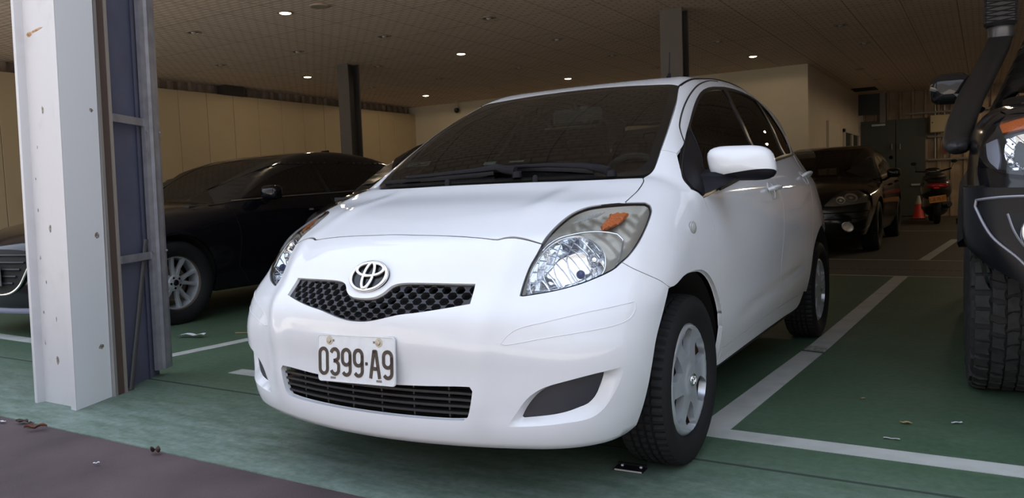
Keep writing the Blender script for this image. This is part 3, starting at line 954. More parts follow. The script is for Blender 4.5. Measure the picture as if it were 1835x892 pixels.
def wheel(parent, x, y, R, wd, rim_r, side, face, face_mat, face_x, label=None, proto={}):
    """tyre + rim barrel + face; side +1 faces +x"""
    key = (R, wd, rim_r, face)
    if key not in proto:
        ty = tyre_mb(R, wd, rim_r).build('wheel', m_rub, smooth=24)
        rim = MB().lathe([(rim_r + .004, -wd * .36), (rim_r - .012, -wd * .3), (rim_r - .02, 0), (rim_r - .012, wd * .3), (rim_r + .004, wd * .36)], 48, 'x').lathe([(.0, -.01), (.135, -.01), (.135, .0), (.07, .01), (0, .012)], 36, 'x')
        rim.build('brake_disc', mat('rusty_disc', (.10, .075, .055), .6, .4), ty)
        if face == 'cover':
            f_ = wheel_cover_mb(.2015).build('wheel_cover', face_mat, ty, loc=(face_x, 0, 0))
            em = MB()
            for (cz, ry, rz) in ((0, .026, .019), (0, .008, .018), (.008, .017, .008)):
                em.tube([(.0295, ry * math.cos(a), cz + rz * math.sin(a)) for a in np.linspace(0, 2 * math.pi, 28, endpoint=False)], .002, 6, closed=True)
            em.build('badge', m_chrome, f_)
        else:
            f_ = alloy_mb(rim_r + .003).build('alloy_rim', face_mat, ty, loc=(face_x, 0, 0))
            cp = MB().lathe([(0, .009), (.022, .008), (.026, .003)], 20, 'x')
            for k in range(5):
                a = 2 * math.pi * k / 5 + .75
                cp.lathe([(0, -.002), (.010, -.002), (.011, -.02)], 10, 'x', (.006, .043 * math.cos(a), .043 * math.sin(a)))
            cp.build('centre_cap', m_blkgl, f_)
        proto[key] = ty
        w_ = ty
    else:
        w_ = copy_tree(proto[key])
    w_.parent = parent
    w_.location = (x, y, R - .004)
    if side < 0: w_.rotation_euler = (0, 0, math.pi)
    else: w_.rotation_euler = (0, 0, 0)
    return w_

def both(mb): return mb, mb.mirrored()
def mir(P): return [(-x, y, z) for x, y, z in P]

# ------------------------------------------------------------------ the white hatchback
CAR = empty('hatchback_car', (0, 0, 0), label='white five-door hatchback parked nose out in the doorway, in the middle of the photo', cat='car')
F = F_HATCH
SEAM = [(0, -.549, .825), (.084, -.550, .823), (.172, -.546, .821), (.255, -.539, .817), (.334, -.531, .811), (.387, -.523, .805), (.404, -.511, .809), (.430, -.500, .810), (.468, -.495, .804), (.523, -.487, .789)]
LAMP = [(.510, -.608, .647), (.507, -.584, .676), (.511, -.547, .726), (.519, -.516, .760), (.523, -.487, .789), (.527, -.439, .822), (.533, -.374, .852), (.547, -.313, .878), (.572, -.262, .893), (.605, -.228, .899), (.652, -.189, .902), (.691, -.155, .902), (.718, -.127, .900), (.734, -.126, .891), (.748, -.150, .874), (.758, -.197, .849), (.767, -.270, .810), (.764, -.321, .775), (.754, -.364, .745), (.742, -.392, .728), (.731, -.417, .712), (.714, -.441, .700), (.691, -.470, .688), (.655, -.507, .673), (.603, -.550, .659), (.557, -.583, .651), (.518, -.606, .646)]
FSEAM = [(.770, -.375, .708), (.805, -.342, .685), (.830, -.305, .664), (.844, -.268, .641)]
ARCHF = [(.84, -.313, .568), (.83, -.354, .494), (.824, -.371, .428), (.805, -.374, .335), (.785, -.374, .269), (.772, -.377, .225)]
BOTTOM = [(.745, -.42, .206), (.70, -.50, .199), (.60, -.60, .197), (.45, -.66, .197), (.30, -.69, .197), (.15, -.71, .197), (0, -.715, .197)]
GRILLE = [(0, -.726, .637), (.038, -.724, .639), (.058, -.719, .644), (.078, -.707, .656), (.095, -.692, .673), (.126, -.683, .682), (.209, -.670, .684), (.371, -.632, .681), (.375, -.652, .656), (.379, -.677, .627), (.304, -.708, .614), (.217, -.734, .601), (.162, -.745, .594), (.121, -.752, .585), (.086, -.757, .577), (.045, -.76, .570), (0, -.761, .568)]
LGRILLE = [(0, -.76, .377), (.139, -.745, .378), (.385, -.703, .387), (.394, -.703, .375), (.388, -.705, .340), (.376, -.707, .297), (.366, -.709, .285), (.314, -.722, .282), (.153, -.746, .281), (0, -.76, .281)]
FOG = [(.530, -.661, .297), (.536, -.659, .310), (.558, -.652, .344), (.585, -.642, .372), (.616, -.631, .388), (.666, -.609, .404), (.711, -.579, .415), (.752, -.541, .420), (.749, -.542, .405), (.739, -.547, .375), (.727, -.555, .348), (.709, -.568, .328), (.687, -.585, .319), (.651, -.609, .308), (.592, -.637, .299), (.535, -.659, .293)]
FOGREC = [(.487, -.675, .270), (.515, -.666, .309), (.549, -.656, .355), (.586, -.642, .383), (.627, -.627, .399), (.716, -.576, .423), (.781, -.504, .436), (.783, -.497, .417), (.763, -.515, .364), (.736, -.537, .317), (.706, -.564, .293), (.640, -.614, .282), (.565, -.647, .274)]
RUB = [(.483, -.682, .516), (.498, -.673, .537), (.527, -.657, .558), (.594, -.622, .575), (.685, -.561, .596), (.746, -.500, .607), (.794, -.430, .616), (.799, -.432, .602), (.797, -.447, .582), (.786, -.472, .566), (.757, -.516, .555), (.692, -.579, .545), (.599, -.633, .531), (.499, -.677, .513)]
HOODF = [(.667, -.179, .902), (.667, -.129, .918), (.663, -.048, .942), (.652, .031, .971), (.636, .068, .983)]
COWLF = [(.636, .068, .983), (.494, .031, .983), (.351, .013, .983), (.193, .008, .985), (0, .006, .985)]
GLASSB = [(.641, .133, 1.002), (.60, .098, .997), (.501, .066, .993), (.35, .045, .992), (.18, .036, .993), (0, .034, .993)]
WSEDGE = [(.644, .164, 1.023), (.634, .256, 1.087), (.615, .396, 1.172), (.577, .600, 1.286), (.522, .814, 1.389)]
WSTOP = [(.522, .814, 1.389), (.432, .822, 1.402), (.232, .852, 1.419), (0, .866, 1.427)]
DLO = [(.805, .218, .904), (.782, .152, .937), (.754, .160, .969), (.729, .203, 1.006), (.703, .299, 1.061), (.664, .455, 1.140), (.642, .561, 1.192), (.612, .713, 1.269), (.584, .862, 1.332), (.560, 1.023, 1.384), (.540, 1.226, 1.421), (.527, 1.475, 1.446), (.524, 1.624, 1.452), (.529, 1.822, 1.450), (.536, 2.109, 1.432), (.560, 2.285, 1.382), (.582, 2.406, 1.319), (.609, 2.519, 1.235), (.625, 2.560, 1.173), (.666, 2.455, 1.114), (.711, 1.770, 1.063)]
DFRAME = [(.672, .412, 1.120), (.640, .461, 1.176), (.629, .493, 1.201), (.611, .575, 1.248), (.590, .686, 1.299), (.567, .836, 1.357), (.541, 1.023, 1.412), (.506, 1.296, 1.461), (.50, 1.47, 1.475)]
DFRONT = [(.805, .218, .904), (.814, .233, .866), (.830, .256, .800), (.845, .250, .721), (.852, .245, .649), (.848, .274, .463), (.832, .334, .364), (.822, .358, .325)]
DMID = [(.745, 1.450, 1.030), (.774, 1.455, .968), (.794, 1.474, .926), (.814, 1.476, .850), (.838, 1.390, .739), (.848, 1.300, .622), (.846, 1.265, .524), (.843, 1.302, .456), (.840, 1.334, .421), (.829, 1.350, .366), (.824, 1.330, .345)]
DREAR = [(.666, 2.455, 1.114), (.74, 2.40, 1.02), (.786, 2.318, .937), (.815, 2.255, .839), (.846, 2.093, .698), (.850, 2.013, .550), (.838, 1.954, .389), (.826, 1.90, .348)]
RARCH = [(.802, 1.831, .264), (.812, 1.885, .289), (.825, 1.986, .335), (.845, 2.010, .442), (.849, 2.085, .562), (.848, 2.189, .625), (.84, 2.33, .670), (.836, 2.46, .682), (.82, 2.62, .665), (.80, 2.74, .60), (.78, 2.82, .48), (.77, 2.84, .34), (.76, 2.84, .25)]
WHEEL_ARCH = [(.844, -.268, .641), (.848, -.225, .640), (.851, -.142, .662), (.852, -.040, .667), (.85, .06, .655), (.85, .15, .612), (.85, .23, .535), (.845, .285, .44), (.83, .305, .35), (.805, .325, .255)]
ROOFE = [(.522, .814, 1.389), (.517, .911, 1.416), (.510, 1.014, 1.438), (.49, 1.25, 1.468), (.475, 1.6, 1.486), (.475, 2.0, 1.475), (.48, 2.35, 1.435), (.49, 2.62, 1.375)]
def full(P): return list(P) + [(-x, y, z) for x, y, z in P[::-1] if x > 1e-6]

fz = CylZ(0, .35, -1, far=1.45)
bump_half = SEAM + LAMP[3::-1] + LAMP[26:18:-1] + FSEAM + ARCHF + BOTTOM
bumper = panel(F, fz, full(bump_half), res=.022, edge=.016, gap=.0012, depth=.014, flange=.006,
               holes=[full(GRILLE), full(LGRILLE), FOGREC, mir(FOGREC)], hole_depth=.022)
BUMP = bumper.build('bumper_cover', m_white, CAR)
# moulded outline of the rubbing panel on each corner: a fine raised bead
def bead_on(F, frame, pts, r, closed=True, h=.0):
    q = smooth_loop(np.array(pts), .012, closed=closed)
    o, d = frame.rays(frame.uv(q))
    P = lift(F, o, d, frame.L)
    P = P + grad(F, P) * h
    return [tuple(p) for p in P]
for mb in both(MB().tube(bead_on(F, fz, RUB, .0016), .0013, 6, closed=True)):
    mb.build('moulded_outline', m_white, BUMP)
# fog lamp recesses: sloping white walls and a blank black cover
frf = Planar((.64, -.60, .35), (.42, -.9, 0), L=.5, back=.2)
ou = inset(frf.uv(smooth_loop(np.array(FOGREC), .022)), 0); iu = frf.uv(smooth_loop(np.array(FOG), .016))
if poly_area(ou) < 0: ou = ou[::-1]
def fog_off(uv, P):
    a, b = seg_dist(uv, ou), seg_dist(uv, iu)
    return -.024 * sst(0, 1, a / (a + b + 1e-9))
rec = panel(F, frf, FOGREC, res=.012, edge=.016, off=fog_off, depth=.006, flange=0, holes=[FOG])
cov = panel(F, frf, FOG, res=.015, edge=.012, gap=.001, off=-.026, depth=.01)
m_fogc = mat('matt_black_cover', (.030, .031, .040), .42, bump=(400, .2, .001))
for a, b in zip(both(rec), both(cov)):
    a.build('fog_lamp_recess', m_white, BUMP)
    b.build('fog_lamp_cover', m_fogc, CAR)
# honeycomb upper grille
gz = CylZ(0, .35, -1, far=1.45)
gu = inset(gz.uv(smooth_loop(np.array(full(GRILLE)), .012)), 0)
if poly_area(gu) < 0: gu = gu[::-1]
hexes = []
gin = inset(gu, .0030)
cw, chh = .042, .0155
for j in range(-2, 12):
    for i in range(-12, 13):
        cx, cz = (i + .5 * (j % 2)) * cw * 1.0, .560 + j * chh
        h_ = np.array([(cx + .0155 * q_[0], cz + .0100 * q_[1]) for q_ in ((1, 0), (.62, .85), (.3, 1), (-.3, 1), (-.62, .85), (-1, 0), (-.62, -.85), (-.3, -1), (.3, -1), (.62, -.85))])
        ins = inside(h_, gin)
        if not ins.any() and not inside(np.array([[cx, cz]]), gin)[0]: continue
        A0_ = abs(poly_area(h_))
        for q_ in np.where(~ins)[0]:     # trim the cells that meet the rim
            best, bd_ = None, 9
            for p0_, p1_ in zip(gin, np.roll(gin, -1, 0)):
                t_ = np.clip(((h_[q_] - p0_) @ (p1_ - p0_)) / ((p1_ - p0_) @ (p1_ - p0_) + 1e-15), 0, 1)
                c_ = p0_ + t_ * (p1_ - p0_); dd = np.linalg.norm(h_[q_] - c_)
                if dd < bd_: best, bd_ = c_, dd
            h_[q_] = best
        keep_ = [h_[0]]
        for p_ in h_[1:]:
            if min(np.linalg.norm(p_ - k_) for k_ in keep_) > .0012: keep_.append(p_)
        h_ = np.array(keep_)
        if len(h_) >= 4 and abs(poly_area(h_)) > .3 * A0_: hexes.append(h_)
m_gr = mat('grille_black', (.022, .022, .026), .38, spec=.35)
panel(F, gz, full(GRILLE), res=.03, edge=.02, gap=-.004, off=-.011, depth=.012, flange=0, holes=hexes, hole_depth=.018).build('upper_grille', m_gr, CAR)
panel(F, gz, full(GRILLE), res=.05, edge=.03, gap=-.006, off=-.075, depth=0).build('grille_dark_sheet', m_under, CAR)  # black sheet standing in for the engine-bay darkness behind the grille
# lower intake with slats
li = MB()
for k, zz in enumerate((.301, .321, .341, .361)):
    L = [(x, 0, zz) for x in np.linspace(-.40, .40, 33)]
    o, d = gz.rays(gz.uv(np.array([(x, -.72, zz) for x in np.linspace(-.40, .40, 33)])))
    P = lift(F, o, d, gz.L); N = grad(F, P)
    A = P - N * .016; B = P - N * .05
    V = []
    for p, q in zip(A, B): V += [p + [0, 0, .0035], q + [0, 0, .006], q - [0, 0, .002], p - [0, 0, .0035]]
    li.add(V, [(4 * i + j, 4 * i + 4 + j, 4 * i + 4 + (j + 1) % 4, 4 * i + (j + 1) % 4) for i in range(32) for j in range(4)])
for xx in (-.30, -.18, -.06, .06, .18, .30):
    yb = float(lift(F, *gz.rays(gz.uv(np.array([(xx, -.72, .33)]))), gz.L)[0][1])
    li.box(xx - .003, xx + .003, yb + .03, yb + .06, .278, .385)
li.build('lower_grille', mat('intake_black', (.016, .016, .018), .45), CAR)
panel(F, gz, full(LGRILLE), res=.05, edge=.03, gap=-.008, off=-.085, depth=0).build('grille_dark_sheet', m_under, CAR)  # black sheet in place of the darkness inside the lower intake

# bonnet
fh = Planar((0, -.2, .9), (0, -.45, .9), L=.9, back=.5, vert=(0, 1, .5))
panel(F, fh, full(SEAM + LAMP[5:11] + HOODF + COWLF[1:]), res=.022, edge=.016, gap=.0026, depth=.016, flange=.008).build('bonnet', m_white, CAR)
for nm_, pts_, rad_, hh_, clx in (('bonnet_gap_dark', full(SEAM)[::1], .0042, -.0045, False),):  # black tube that stands in for the shade in the bonnet's front gap
    q_ = [(-x, y, z) for x, y, z in SEAM[::-1]] + SEAM[1:]
    MB().tube(bead_on(F, fz, q_, .004, closed=False, h=hh_), rad_, 6).build(nm_, m_under, CAR)
for m_ in both(MB().tube(bead_on(F, fh, LAMP[9:11] + HOODF, .004, closed=False, h=-.0035), .0035, 6)): m_.build('bonnet_gap_dark', m_under, CAR)  # black tube as the shade in the bonnet's side gaps
# wings
fy = CylY(.30, .55, .5, 1.0)
fen = LAMP[19:9:-1] + HOODF + [(.641, .133, 1.002)] + WSEDGE[:2] + [(.658, .268, 1.080), (.687, .284, 1.071)] + [DLO[3], DLO[2], DLO[1]] + DFRONT + WHEEL_ARCH[::-1] + FSEAM[::-1][1:]
mb = panel(F, fy, fen, res=.02, edge=.014, gap=.0014, depth=.014, flange=.006)
for m_ in both(mb): m_.build('front_wing', m_white, CAR)
# doors, their frames, the body side
fx = Planar((.7, 1.2, .8), (1, 0, .12), L=.8, back=.4)
BELT_F = [(.805, .218, .904), (.79, .45, .930), (.77, .80, .966), (.755, 1.15, 1.000), (.745, 1.450, 1.030)]
BELT_R = [(.745, 1.450, 1.030), (.711, 1.770, 1.063), (.69, 2.15, 1.092), (.666, 2.455, 1.114)]
fd = panel(F, fx, BELT_F + DMID[1:] + [(.822, .85, .335)] + DFRONT[::-1][:-1], res=.03, edge=.02, gap=.0016, depth=.014)
ff_ = panel(F, fx, DFRAME + [(.527, 1.475, 1.446)] + DLO[10:4:-1], res=.02, edge=.015, gap=.001, depth=.012)
rd = panel(F, fx, BELT_R + DREAR[1:] + [(.826, 1.714, .345)] + DMID[::-1][:-1], res=.03, edge=.02, gap=.0016, depth=.014)
RFRAME = [(.50, 1.47, 1.475), (.50, 1.65, 1.482), (.505, 1.85, 1.478), (.52, 2.12, 1.452), (.548, 2.31, 1.398), (.572, 2.44, 1.33), (.60, 2.555, 1.24), (.62, 2.60, 1.165), (.655, 2.51, 1.11)]
rf_ = panel(F, fx, RFRAME + DLO[19:10:-1], res=.02, edge=.015, gap=.001, depth=.012)
HAND = [(1.305, .915), (2.25, .975)]
for sgn in (1, -1):
    def S(m_): return m_ if sgn > 0 else m_.mirrored()
    a = S(MB().join(fd).join(ff_)).build('front_door', m_white, CAR)
    b = S(MB().join(rd).join(rf_)).build('rear_door', m_white, CAR)
    for door, (yy, zz) in ((a, HAND[0]), (b, HAND[1])):
        p = lift(F, *fx.rays(fx.uv(np.array([(.79, yy, zz)]))), fx.L)[0]
        n_ = grad(F, p[None])[0]
        hm = MB()
        # grip bar with a waist, its bowl behind
        pts = [(p[0] + n_[0] * h_, yy + t, zz + n_[2] * h_ + dz) for t, h_, dz in ((-.075, .004, 0), (-.07, .022, 0), (-.03, .034, .002), (.03, .036, .003), (.068, .026, .002), (.078, .004, .002))]
        hm.tube(pts, [.012, .015, .015, .015, .016, .013], 10, squash=(1.0, .75))
        S(hm).build('door_handle', m_white, door)
        bw = MB()
        n_seg = 20
        ring = [(yy + .055 * math.cos(t), zz - .004 + .042 * math.sin(t)) for t in np.linspace(0, 2 * math.pi, n_seg, endpoint=False)]
        rp = lift(F, *fx.rays(fx.uv(np.array([(.8, q[0], q[1]) for q in ring]))), fx.L); rn = grad(F, rp)
        bw.tube([tuple(q) for q in rp + rn * .0008], .0028, 6, closed=True)
        S(bw).build('handle_bowl_rim', m_white, door)
rk = panel(F, fx, DFRONT[-1:] + [(.822, .85, .335), (.824, 1.330, .345), (.826, 1.714, .345), (.826, 1.90, .348), (.812, 1.875, .285), (.802, 1.831, .264), (.80, 1.5, .264), (.799, .92, .260), (.801, .385, .257), (.806, .34, .262)], res=.025, edge=.02, gap=.001, depth=.02, flange=.0)
for m_ in both(rk): m_.build('sill', m_white, CAR)
fy2 = CylY(.20, .72, .6, 1.1)
pil = panel(F, fy2, [(.634, .256, 1.087)] + WSEDGE[2:] + ROOFE[1:] + [(.50, 2.62, 1.36), (.572, 2.60, 1.26), (.60, 2.60, 1.235)] + RFRAME[6::-1] + DFRAME[::-1][1:] + [(.687, .284, 1.071), (.658, .268, 1.080)], res=.018, edge=.014, gap=.0014, depth=.014)
for m_ in both(MB().tube(bead_on(F, fy2, DFRAME, .004, closed=False, h=-.002), .0045, 6)): m_.build('door_seal', m_under, CAR)
for m_ in both(MB().tube(bead_on(F, fy2, ROOFE, .004, closed=False, h=-.0015), .0060, 6)): m_.build('roof_moulding', m_blk, CAR)
REARE = [(.76, 2.87, .27), (.765, 2.89, .6), (.735, 2.885, .9), (.63, 2.80, 1.12), (.53, 2.68, 1.32)]
qt = panel(F, fy2, DREAR[::-1][:-1] + [(.655, 2.51, 1.11), (.62, 2.60, 1.165), (.60, 2.60, 1.235), (.572, 2.60, 1.26), (.50, 2.62, 1.36)] + REARE[::-1] + RARCH[::-1][:-2], res=.025, edge=.018, gap=.0014, depth=.016)
for a, b in zip(both(pil), both(qt)):
    a.build('pillar_and_roof_rail', m_white, CAR); b.build('rear_quarter', m_white, CAR)
fr_ = Planar((0, 1.6, 1.4), (0, 0, 1), L=.9, back=.3, vert=(0, 1, 0))
panel(F, fr_, full(WSTOP[::-1] + ROOFE[1:] + [(.30, 2.68, 1.385), (0, 2.70, 1.39)]), res=.035, edge=.02, gap=.002, depth=.014).build('roof', m_white, CAR)
fq = CylZ(0, 2.1, 1, far=1.3)
panel(F, fq, full([(0, 2.70, 1.385), (.30, 2.69, 1.375), (.49, 2.63, 1.362)] + REARE[::-1] + [(.5, 2.95, .255), (0, 2.98, .255)]), res=.04, gap=.002).build('tailgate', m_white, CAR)
panel(F, Planar((0, 2.8, 1.2), (0, .8, .6), L=.6, back=.3), full([(0, 2.75, 1.33), (.40, 2.72, 1.31), (.52, 2.78, 1.07), (.3, 2.86, 1.05), (0, 2.87, 1.05)]), res=.04, off=.003, depth=.004).build('rear_window', m_blkgl, CAR)
for m_ in both(panel(F, Planar((.66, 2.85, .95), (.5, .85, .1), L=.6, back=.3), [(.60, 2.88, 1.05), (.66, 2.84, 1.05), (.74, 2.82, .93), (.75, 2.82, .80), (.66, 2.90, .80), (.60, 2.92, .90)], res=.03, off=.004, depth=.008)): m_.build('tail_lamp', mat('red_lens', (.35, .01, .01), .1), CAR)

# black mask round the side glass, the panes, the sail panel
trim_holes = [
    [(.772, .395, .944), (.750, .420, 1.006), (.707, .520, 1.071), (.668, .575, 1.135), (.644, .590, 1.185), (.634, .625, 1.210), (.604, .770, 1.275), (.578, .91, 1.333), (.556, 1.06, 1.378), (.540, 1.24, 1.408), (.53, 1.43, 1.427), (.56, 1.462, 1.37), (.60, 1.478, 1.28), (.64, 1.490, 1.20), (.70, 1.505, 1.115), (.735, 1.515, 1.052), (.755, 1.15, 1.016), (.77, .80, .982)],
    [(.53, 1.505, 1.432), (.527, 1.63, 1.437), (.53, 1.82, 1.435), (.54, 2.05, 1.420), (.586, 2.13, 1.335), (.627, 2.17, 1.235), (.666, 2.175, 1.145), (.675, 2.17, 1.11), (.70, 1.9, 1.088), (.73, 1.565, 1.057), (.70, 1.545, 1.115), (.64, 1.53, 1.20), (.60, 1.52, 1.28), (.56, 1.505, 1.37)],
    [(.55, 2.13, 1.408), (.566, 2.27, 1.372), (.588, 2.38, 1.315), (.612, 2.485, 1.235), (.628, 2.52, 1.176), (.665, 2.43, 1.128), (.675, 2.215, 1.112), (.628, 2.205, 1.238), (.588, 2.17, 1.335)]]
tr = panel(F, fx, DLO, res=.025, edge=.014, gap=.0008, off=-.001, depth=.012, holes=trim_holes, hole_depth=.005)
m_mask = mat('satin_black_mask', (.012, .012, .013), .28)
gl = [panel(F, fx, h_, res=.04, edge=.014, gap=-.003, off=-.006, depth=0) for h_ in trim_holes]
sail = panel(F, fx, [(.800, .225, .912), (.778, .166, .939), (.752, .172, .969), (.727, .215, 1.006), (.700, .312, 1.061), (.662, .467, 1.138), (.650, .530, 1.172), (.660, .545, 1.14), (.696, .505, 1.078), (.738, .405, 1.006), (.768, .375, .944)], res=.02, edge=.014, off=.003, depth=.006)
bar = MB().tube(bead_on(F, fx, [(.650, .566, 1.18), (.668, .560, 1.132), (.705, .508, 1.071), (.751, .405, 1.006), (.768, .38, .95)], .004, closed=False, h=.001), .005, 8)
wts = MB().tube(bead_on(F, fx, BELT_F[1:] + BELT_R[1:], .004, closed=False, h=.003), .006, 8)
for sgn in (1, -1):
    def S(m_): return m_ if sgn > 0 else m_.mirrored()
    t_ = S(tr).build('window_surround', m_mask, CAR)
    for nm, g_ in zip(('front_door_glass', 'rear_door_glass', 'quarter_glass'), gl): S(g_).build(nm, m_tint, CAR)
    S(sail).build('sail_panel', m_blk, t_)
    S(bar).build('glass_channel', m_blk, t_)
    S(wts).build('waist_seal', m_blk, t_)

# windscreen, its black band, cowl, wipers
fw_ = Planar((0, .45, 1.2), (0, -.6, .8), L=1.0, back=.45)
WS = full(GLASSB[::-1] + WSEDGE + WSTOP[1:])
WSI = full([(0, .075, 1.018), (.18, .078, 1.018), (.35, .088, 1.018), (.50, .110, 1.02), (.585, .145, 1.03), (.605, .185, 1.05), (.596, .28, 1.108), (.578, .41, 1.188), (.540, .605, 1.296), (.492, .775, 1.376), (.432, .785, 1.388), (.232, .812, 1.405), (0, .825, 1.412)])
panel(F, fw_, WS, res=.04, edge=.02, gap=.002, off=-.001, depth=.006, flange=0, holes=[WSI], hole_depth=.002).build('windscreen_band', mat('black_glass_band', (.006, .006, .006), .25, spec=.25), CAR)
wsg = panel(F, fw_, WSI, res=.04, edge=.02, off=-.0012, depth=0).build('windscreen', m_wind, CAR)
panel(F, Planar((0, .05, 1.0), (0, -.4, .9), L=.7, back=.3, vert=(0, 1, .4)), full([(0, .000, .985)] + COWLF[-2:0:-1] + [(.632, .072, .983)] + GLASSB), res=.025, edge=.016, gap=-.004, off=-.014, depth=.006).build('cowl_panel', mat('cowl_plastic', (.014, .013, .013), .7, spec=.15, bump=(90, .3, .003)), CAR)
def on_glass(P, h):
    P = np.array(P, float)
    q = lift(F, *fw_.rays(fw_.uv(P)), fw_.L)
    return [tuple(p) for p in q + grad(F, q) * h]
W1 = empty('wiper', (0, 0, 0)); W1.parent = CAR
MB().tube(on_glass([(-.60, .13, 1.01), (-.45, .125, 1.01), (-.28, .115, 1.01), (-.12, .125, 1.015), (-.03, .135, 1.02)], .008), .0055, 6, squash=(.7, 1.5)).build('blade', m_blk, W1)
MB().tube(on_glass([(-.47, .122, 1.01), (-.33, .118, 1.01), (-.12, .135, 1.022), (-.02, .150, 1.035), (.02, .130, 1.022), (.10, .088, 1.005)], .024), [.005, .006, .008, .012, .014, .015], 8, squash=(.8, 1.2)).build('arm', m_blk, W1)
MB().lathe([(0, .016), (.018, .012), (.02, -.01)], 14, 'z', tuple(on_glass([(.115, .075, 1.0)], .012)[0])).build('pivot_cap', m_blk, W1)
W2 = empty('wiper', (0, 0, 0)); W2.parent = CAR
MB().tube(on_glass([(-.08, .155, 1.035), (.12, .150, 1.035), (.30, .135, 1.022), (.42, .120, 1.012)], .008), .006, 6, squash=(.7, 1.5)).build('blade', m_blk, W2)
MB().tube(on_glass([(.02, .150, 1.035), (.22, .150, 1.035), (.38, .135, 1.022), (.46, .100, 1.005), (.51, .060, .992)], .022), [.005, .007, .010, .013, .014], 8, squash=(.8, 1.2)).build('arm', m_blk, W2)
MB().lathe([(0, .016), (.018, .012), (.02, -.01)], 14, 'z', tuple(on_glass([(.515, .066, .992)], .012)[0])).build('pivot_cap', m_blk, W2)
for xx in (-.20, .21):
    nz = MB()
    p = on_glass([(xx, .045, .995)], .0)[0]
    nz.lathe([(0, .016), (.008, .015), (.013, .004), (.013, -.02)], 12, 'z', p)
    nz.build('washer_nozzle', m_blk, CAR)
# stickers inside the glass, rear-view mirror with a recorder
st = MB()
def sticker(cx, cy, w_, h_, z0):
    p = on_glass([(cx - w_ / 2, cy, z0), (cx + w_ / 2, cy, z0), (cx + w_ / 2, cy + h_, z0 + h_ * .65), (cx - w_ / 2, cy + h_, z0 + h_ * .65)], -.004)
    st.add(p, [(0, 1, 2, 3)])
m_stk = mat('pale_sticker', (.80, .86, .82), .5)
p = on_glass([(-.56, .235, 1.085), (-.44, .235, 1.085), (-.44, .255, 1.10), (-.56, .255, 1.10)], -.004)
for a, b in ((0, 1), (1, 2), (2, 3), (3, 0)): st.tube([p[a], p[b]], .0016, 4)
mid = [tuple((np.array(p[0]) * (1 - t) + np.array(p[1]) * t + np.array(p[3]) * (1 - t) + np.array(p[2]) * t) / 2) for t in (0, .42, .58, 1)]
st.tube(mid[0:2], .0022, 4).tube(mid[2:4], .0022, 4)
sticker(-.10, .20, .06, .018, 1.07); sticker(.03, .205, .07, .010, 1.073)
st.build('screen_sticker', m_stk, wsg)
# interior
CABIN = empty('cabin', (0, 0, 0)); CABIN.parent = CAR
dash = MB()
prof = [(.10, .90), (.20, .985), (.42, 1.0), (.55, .985), (.62, .93), (.66, .80), (.62, .60), (.10, .60)]
dash.prism([(a, b) for a, b in prof], -.66, .66, 'x')
dash.build('dashboard', m_cab, CABIN)
seat = MB()
for sx in (-.33, .33):
    seat.bbox(sx - .25, sx + .25, .95, 1.45, .42, .58, .05)
    b_ = MB().bbox(-.25, .25, -.07, .07, 0, .62, .05).moved(Matrix.Translation((sx, 1.46, .55)) @ Matrix.Rotation(math.radians(-14), 4, 'X'))
    seat.join(b_)
    seat.join(MB().bbox(-.13, .13, -.05, .05, 0, .17, .04).moved(Matrix.Translation((sx, 1.62, 1.19)) @ Matrix.Rotation(math.radians(-10), 4, 'X')))
for sx in (-.36, 0, .36):
    seat.join(MB().bbox(-.12, .12, -.05, .05, 0, .15, .04).moved(Matrix.Translation((sx, 2.36, 1.13))))
seat.bbox(-.62, .62, 2.24, 2.40, .5, 1.12, .06)
seat.build('seats', m_seat, CABIN)
fl = MB().box(-.70, .70, .1, 2.75, .30, .36)
for sx in (-1, 1):
    fl.box(min(sx * .735, sx * .70), max(sx * .735, sx * .70), .25, 2.4, .32, .92)
fl.box(-.66, .66, 2.40, 2.55, .4, 1.05)
fl.build('cabin_lining', m_cab, CABIN)
panel(F, fr_, full([(0, .95, 1.4), (.40, .93, 1.39), (.44, 1.6, 1.4), (.43, 2.5, 1.36), (0, 2.55, 1.37)]), res=.08, off=-.035, depth=0).build('headlining', m_head, CABIN)
wheel_t = MB().tube([(.36 + .175 * math.cos(a), .73 - .075 * math.sin(a), .93 + .16 * math.sin(a)) for a in np.linspace(0, 2 * math.pi, 36, endpoint=False)], .014, 8, closed=True)
wheel_t.tube([(.20, .73, .93), (.36, .70, .92), (.52, .73, .93)], .02, 8).tube([(.36, .70, .92), (.36, .79, .79)], .018, 8)
wheel_t.lathe([(0, -.03), (.06, -.03), (.07, 0)], 18, 'y', (.36, .715, .925))
wheel_t.build('steering_wheel', mat('wheel_grey', (.30, .33, .34), .4), CABIN)
mirr = MB().join(MB().bbox(-.125, .125, -.018, .018, -.038, .038, .014).moved(Matrix.Translation((.06, .73, 1.285))))
mirr.tube([(.06, .73, 1.30), (.06, .70, 1.352)], .010, 8)
mr_ = mirr.build('rear_view_mirror', mat('mirror_back_grey', (.42, .48, .45), .5), CABIN)
MB().bbox(.115, .155, .66, .70, 1.245, 1.285, .008).lathe([(0, -.020), (.016, -.018), (.019, 0)], 18, 'y', (.135, .66, 1.268)).build('dash_recorder', mat('recorder_grey', (.55, .60, .58), .3), CABIN)
MB().bbox(.115, .15, .64, .66, 1.31, 1.322, .003).build('recorder_mount', m_stk, CABIN)
MB().bbox(-.10, .16, .70, .715, 1.232, 1.243, .003).build('mirror_lower_strip', mat('dull_brass_strip', (.60, .57, .38), .4), CABIN)
MB().tube([(-.545, 1.33, 1.36), (-.58, 1.30, 1.22), (-.62, 1.25, 1.0)], .022, 6, squash=(1, .3)).build('seat_belt', mat('belt_grey', (.6, .62, .58), .8), CABIN)

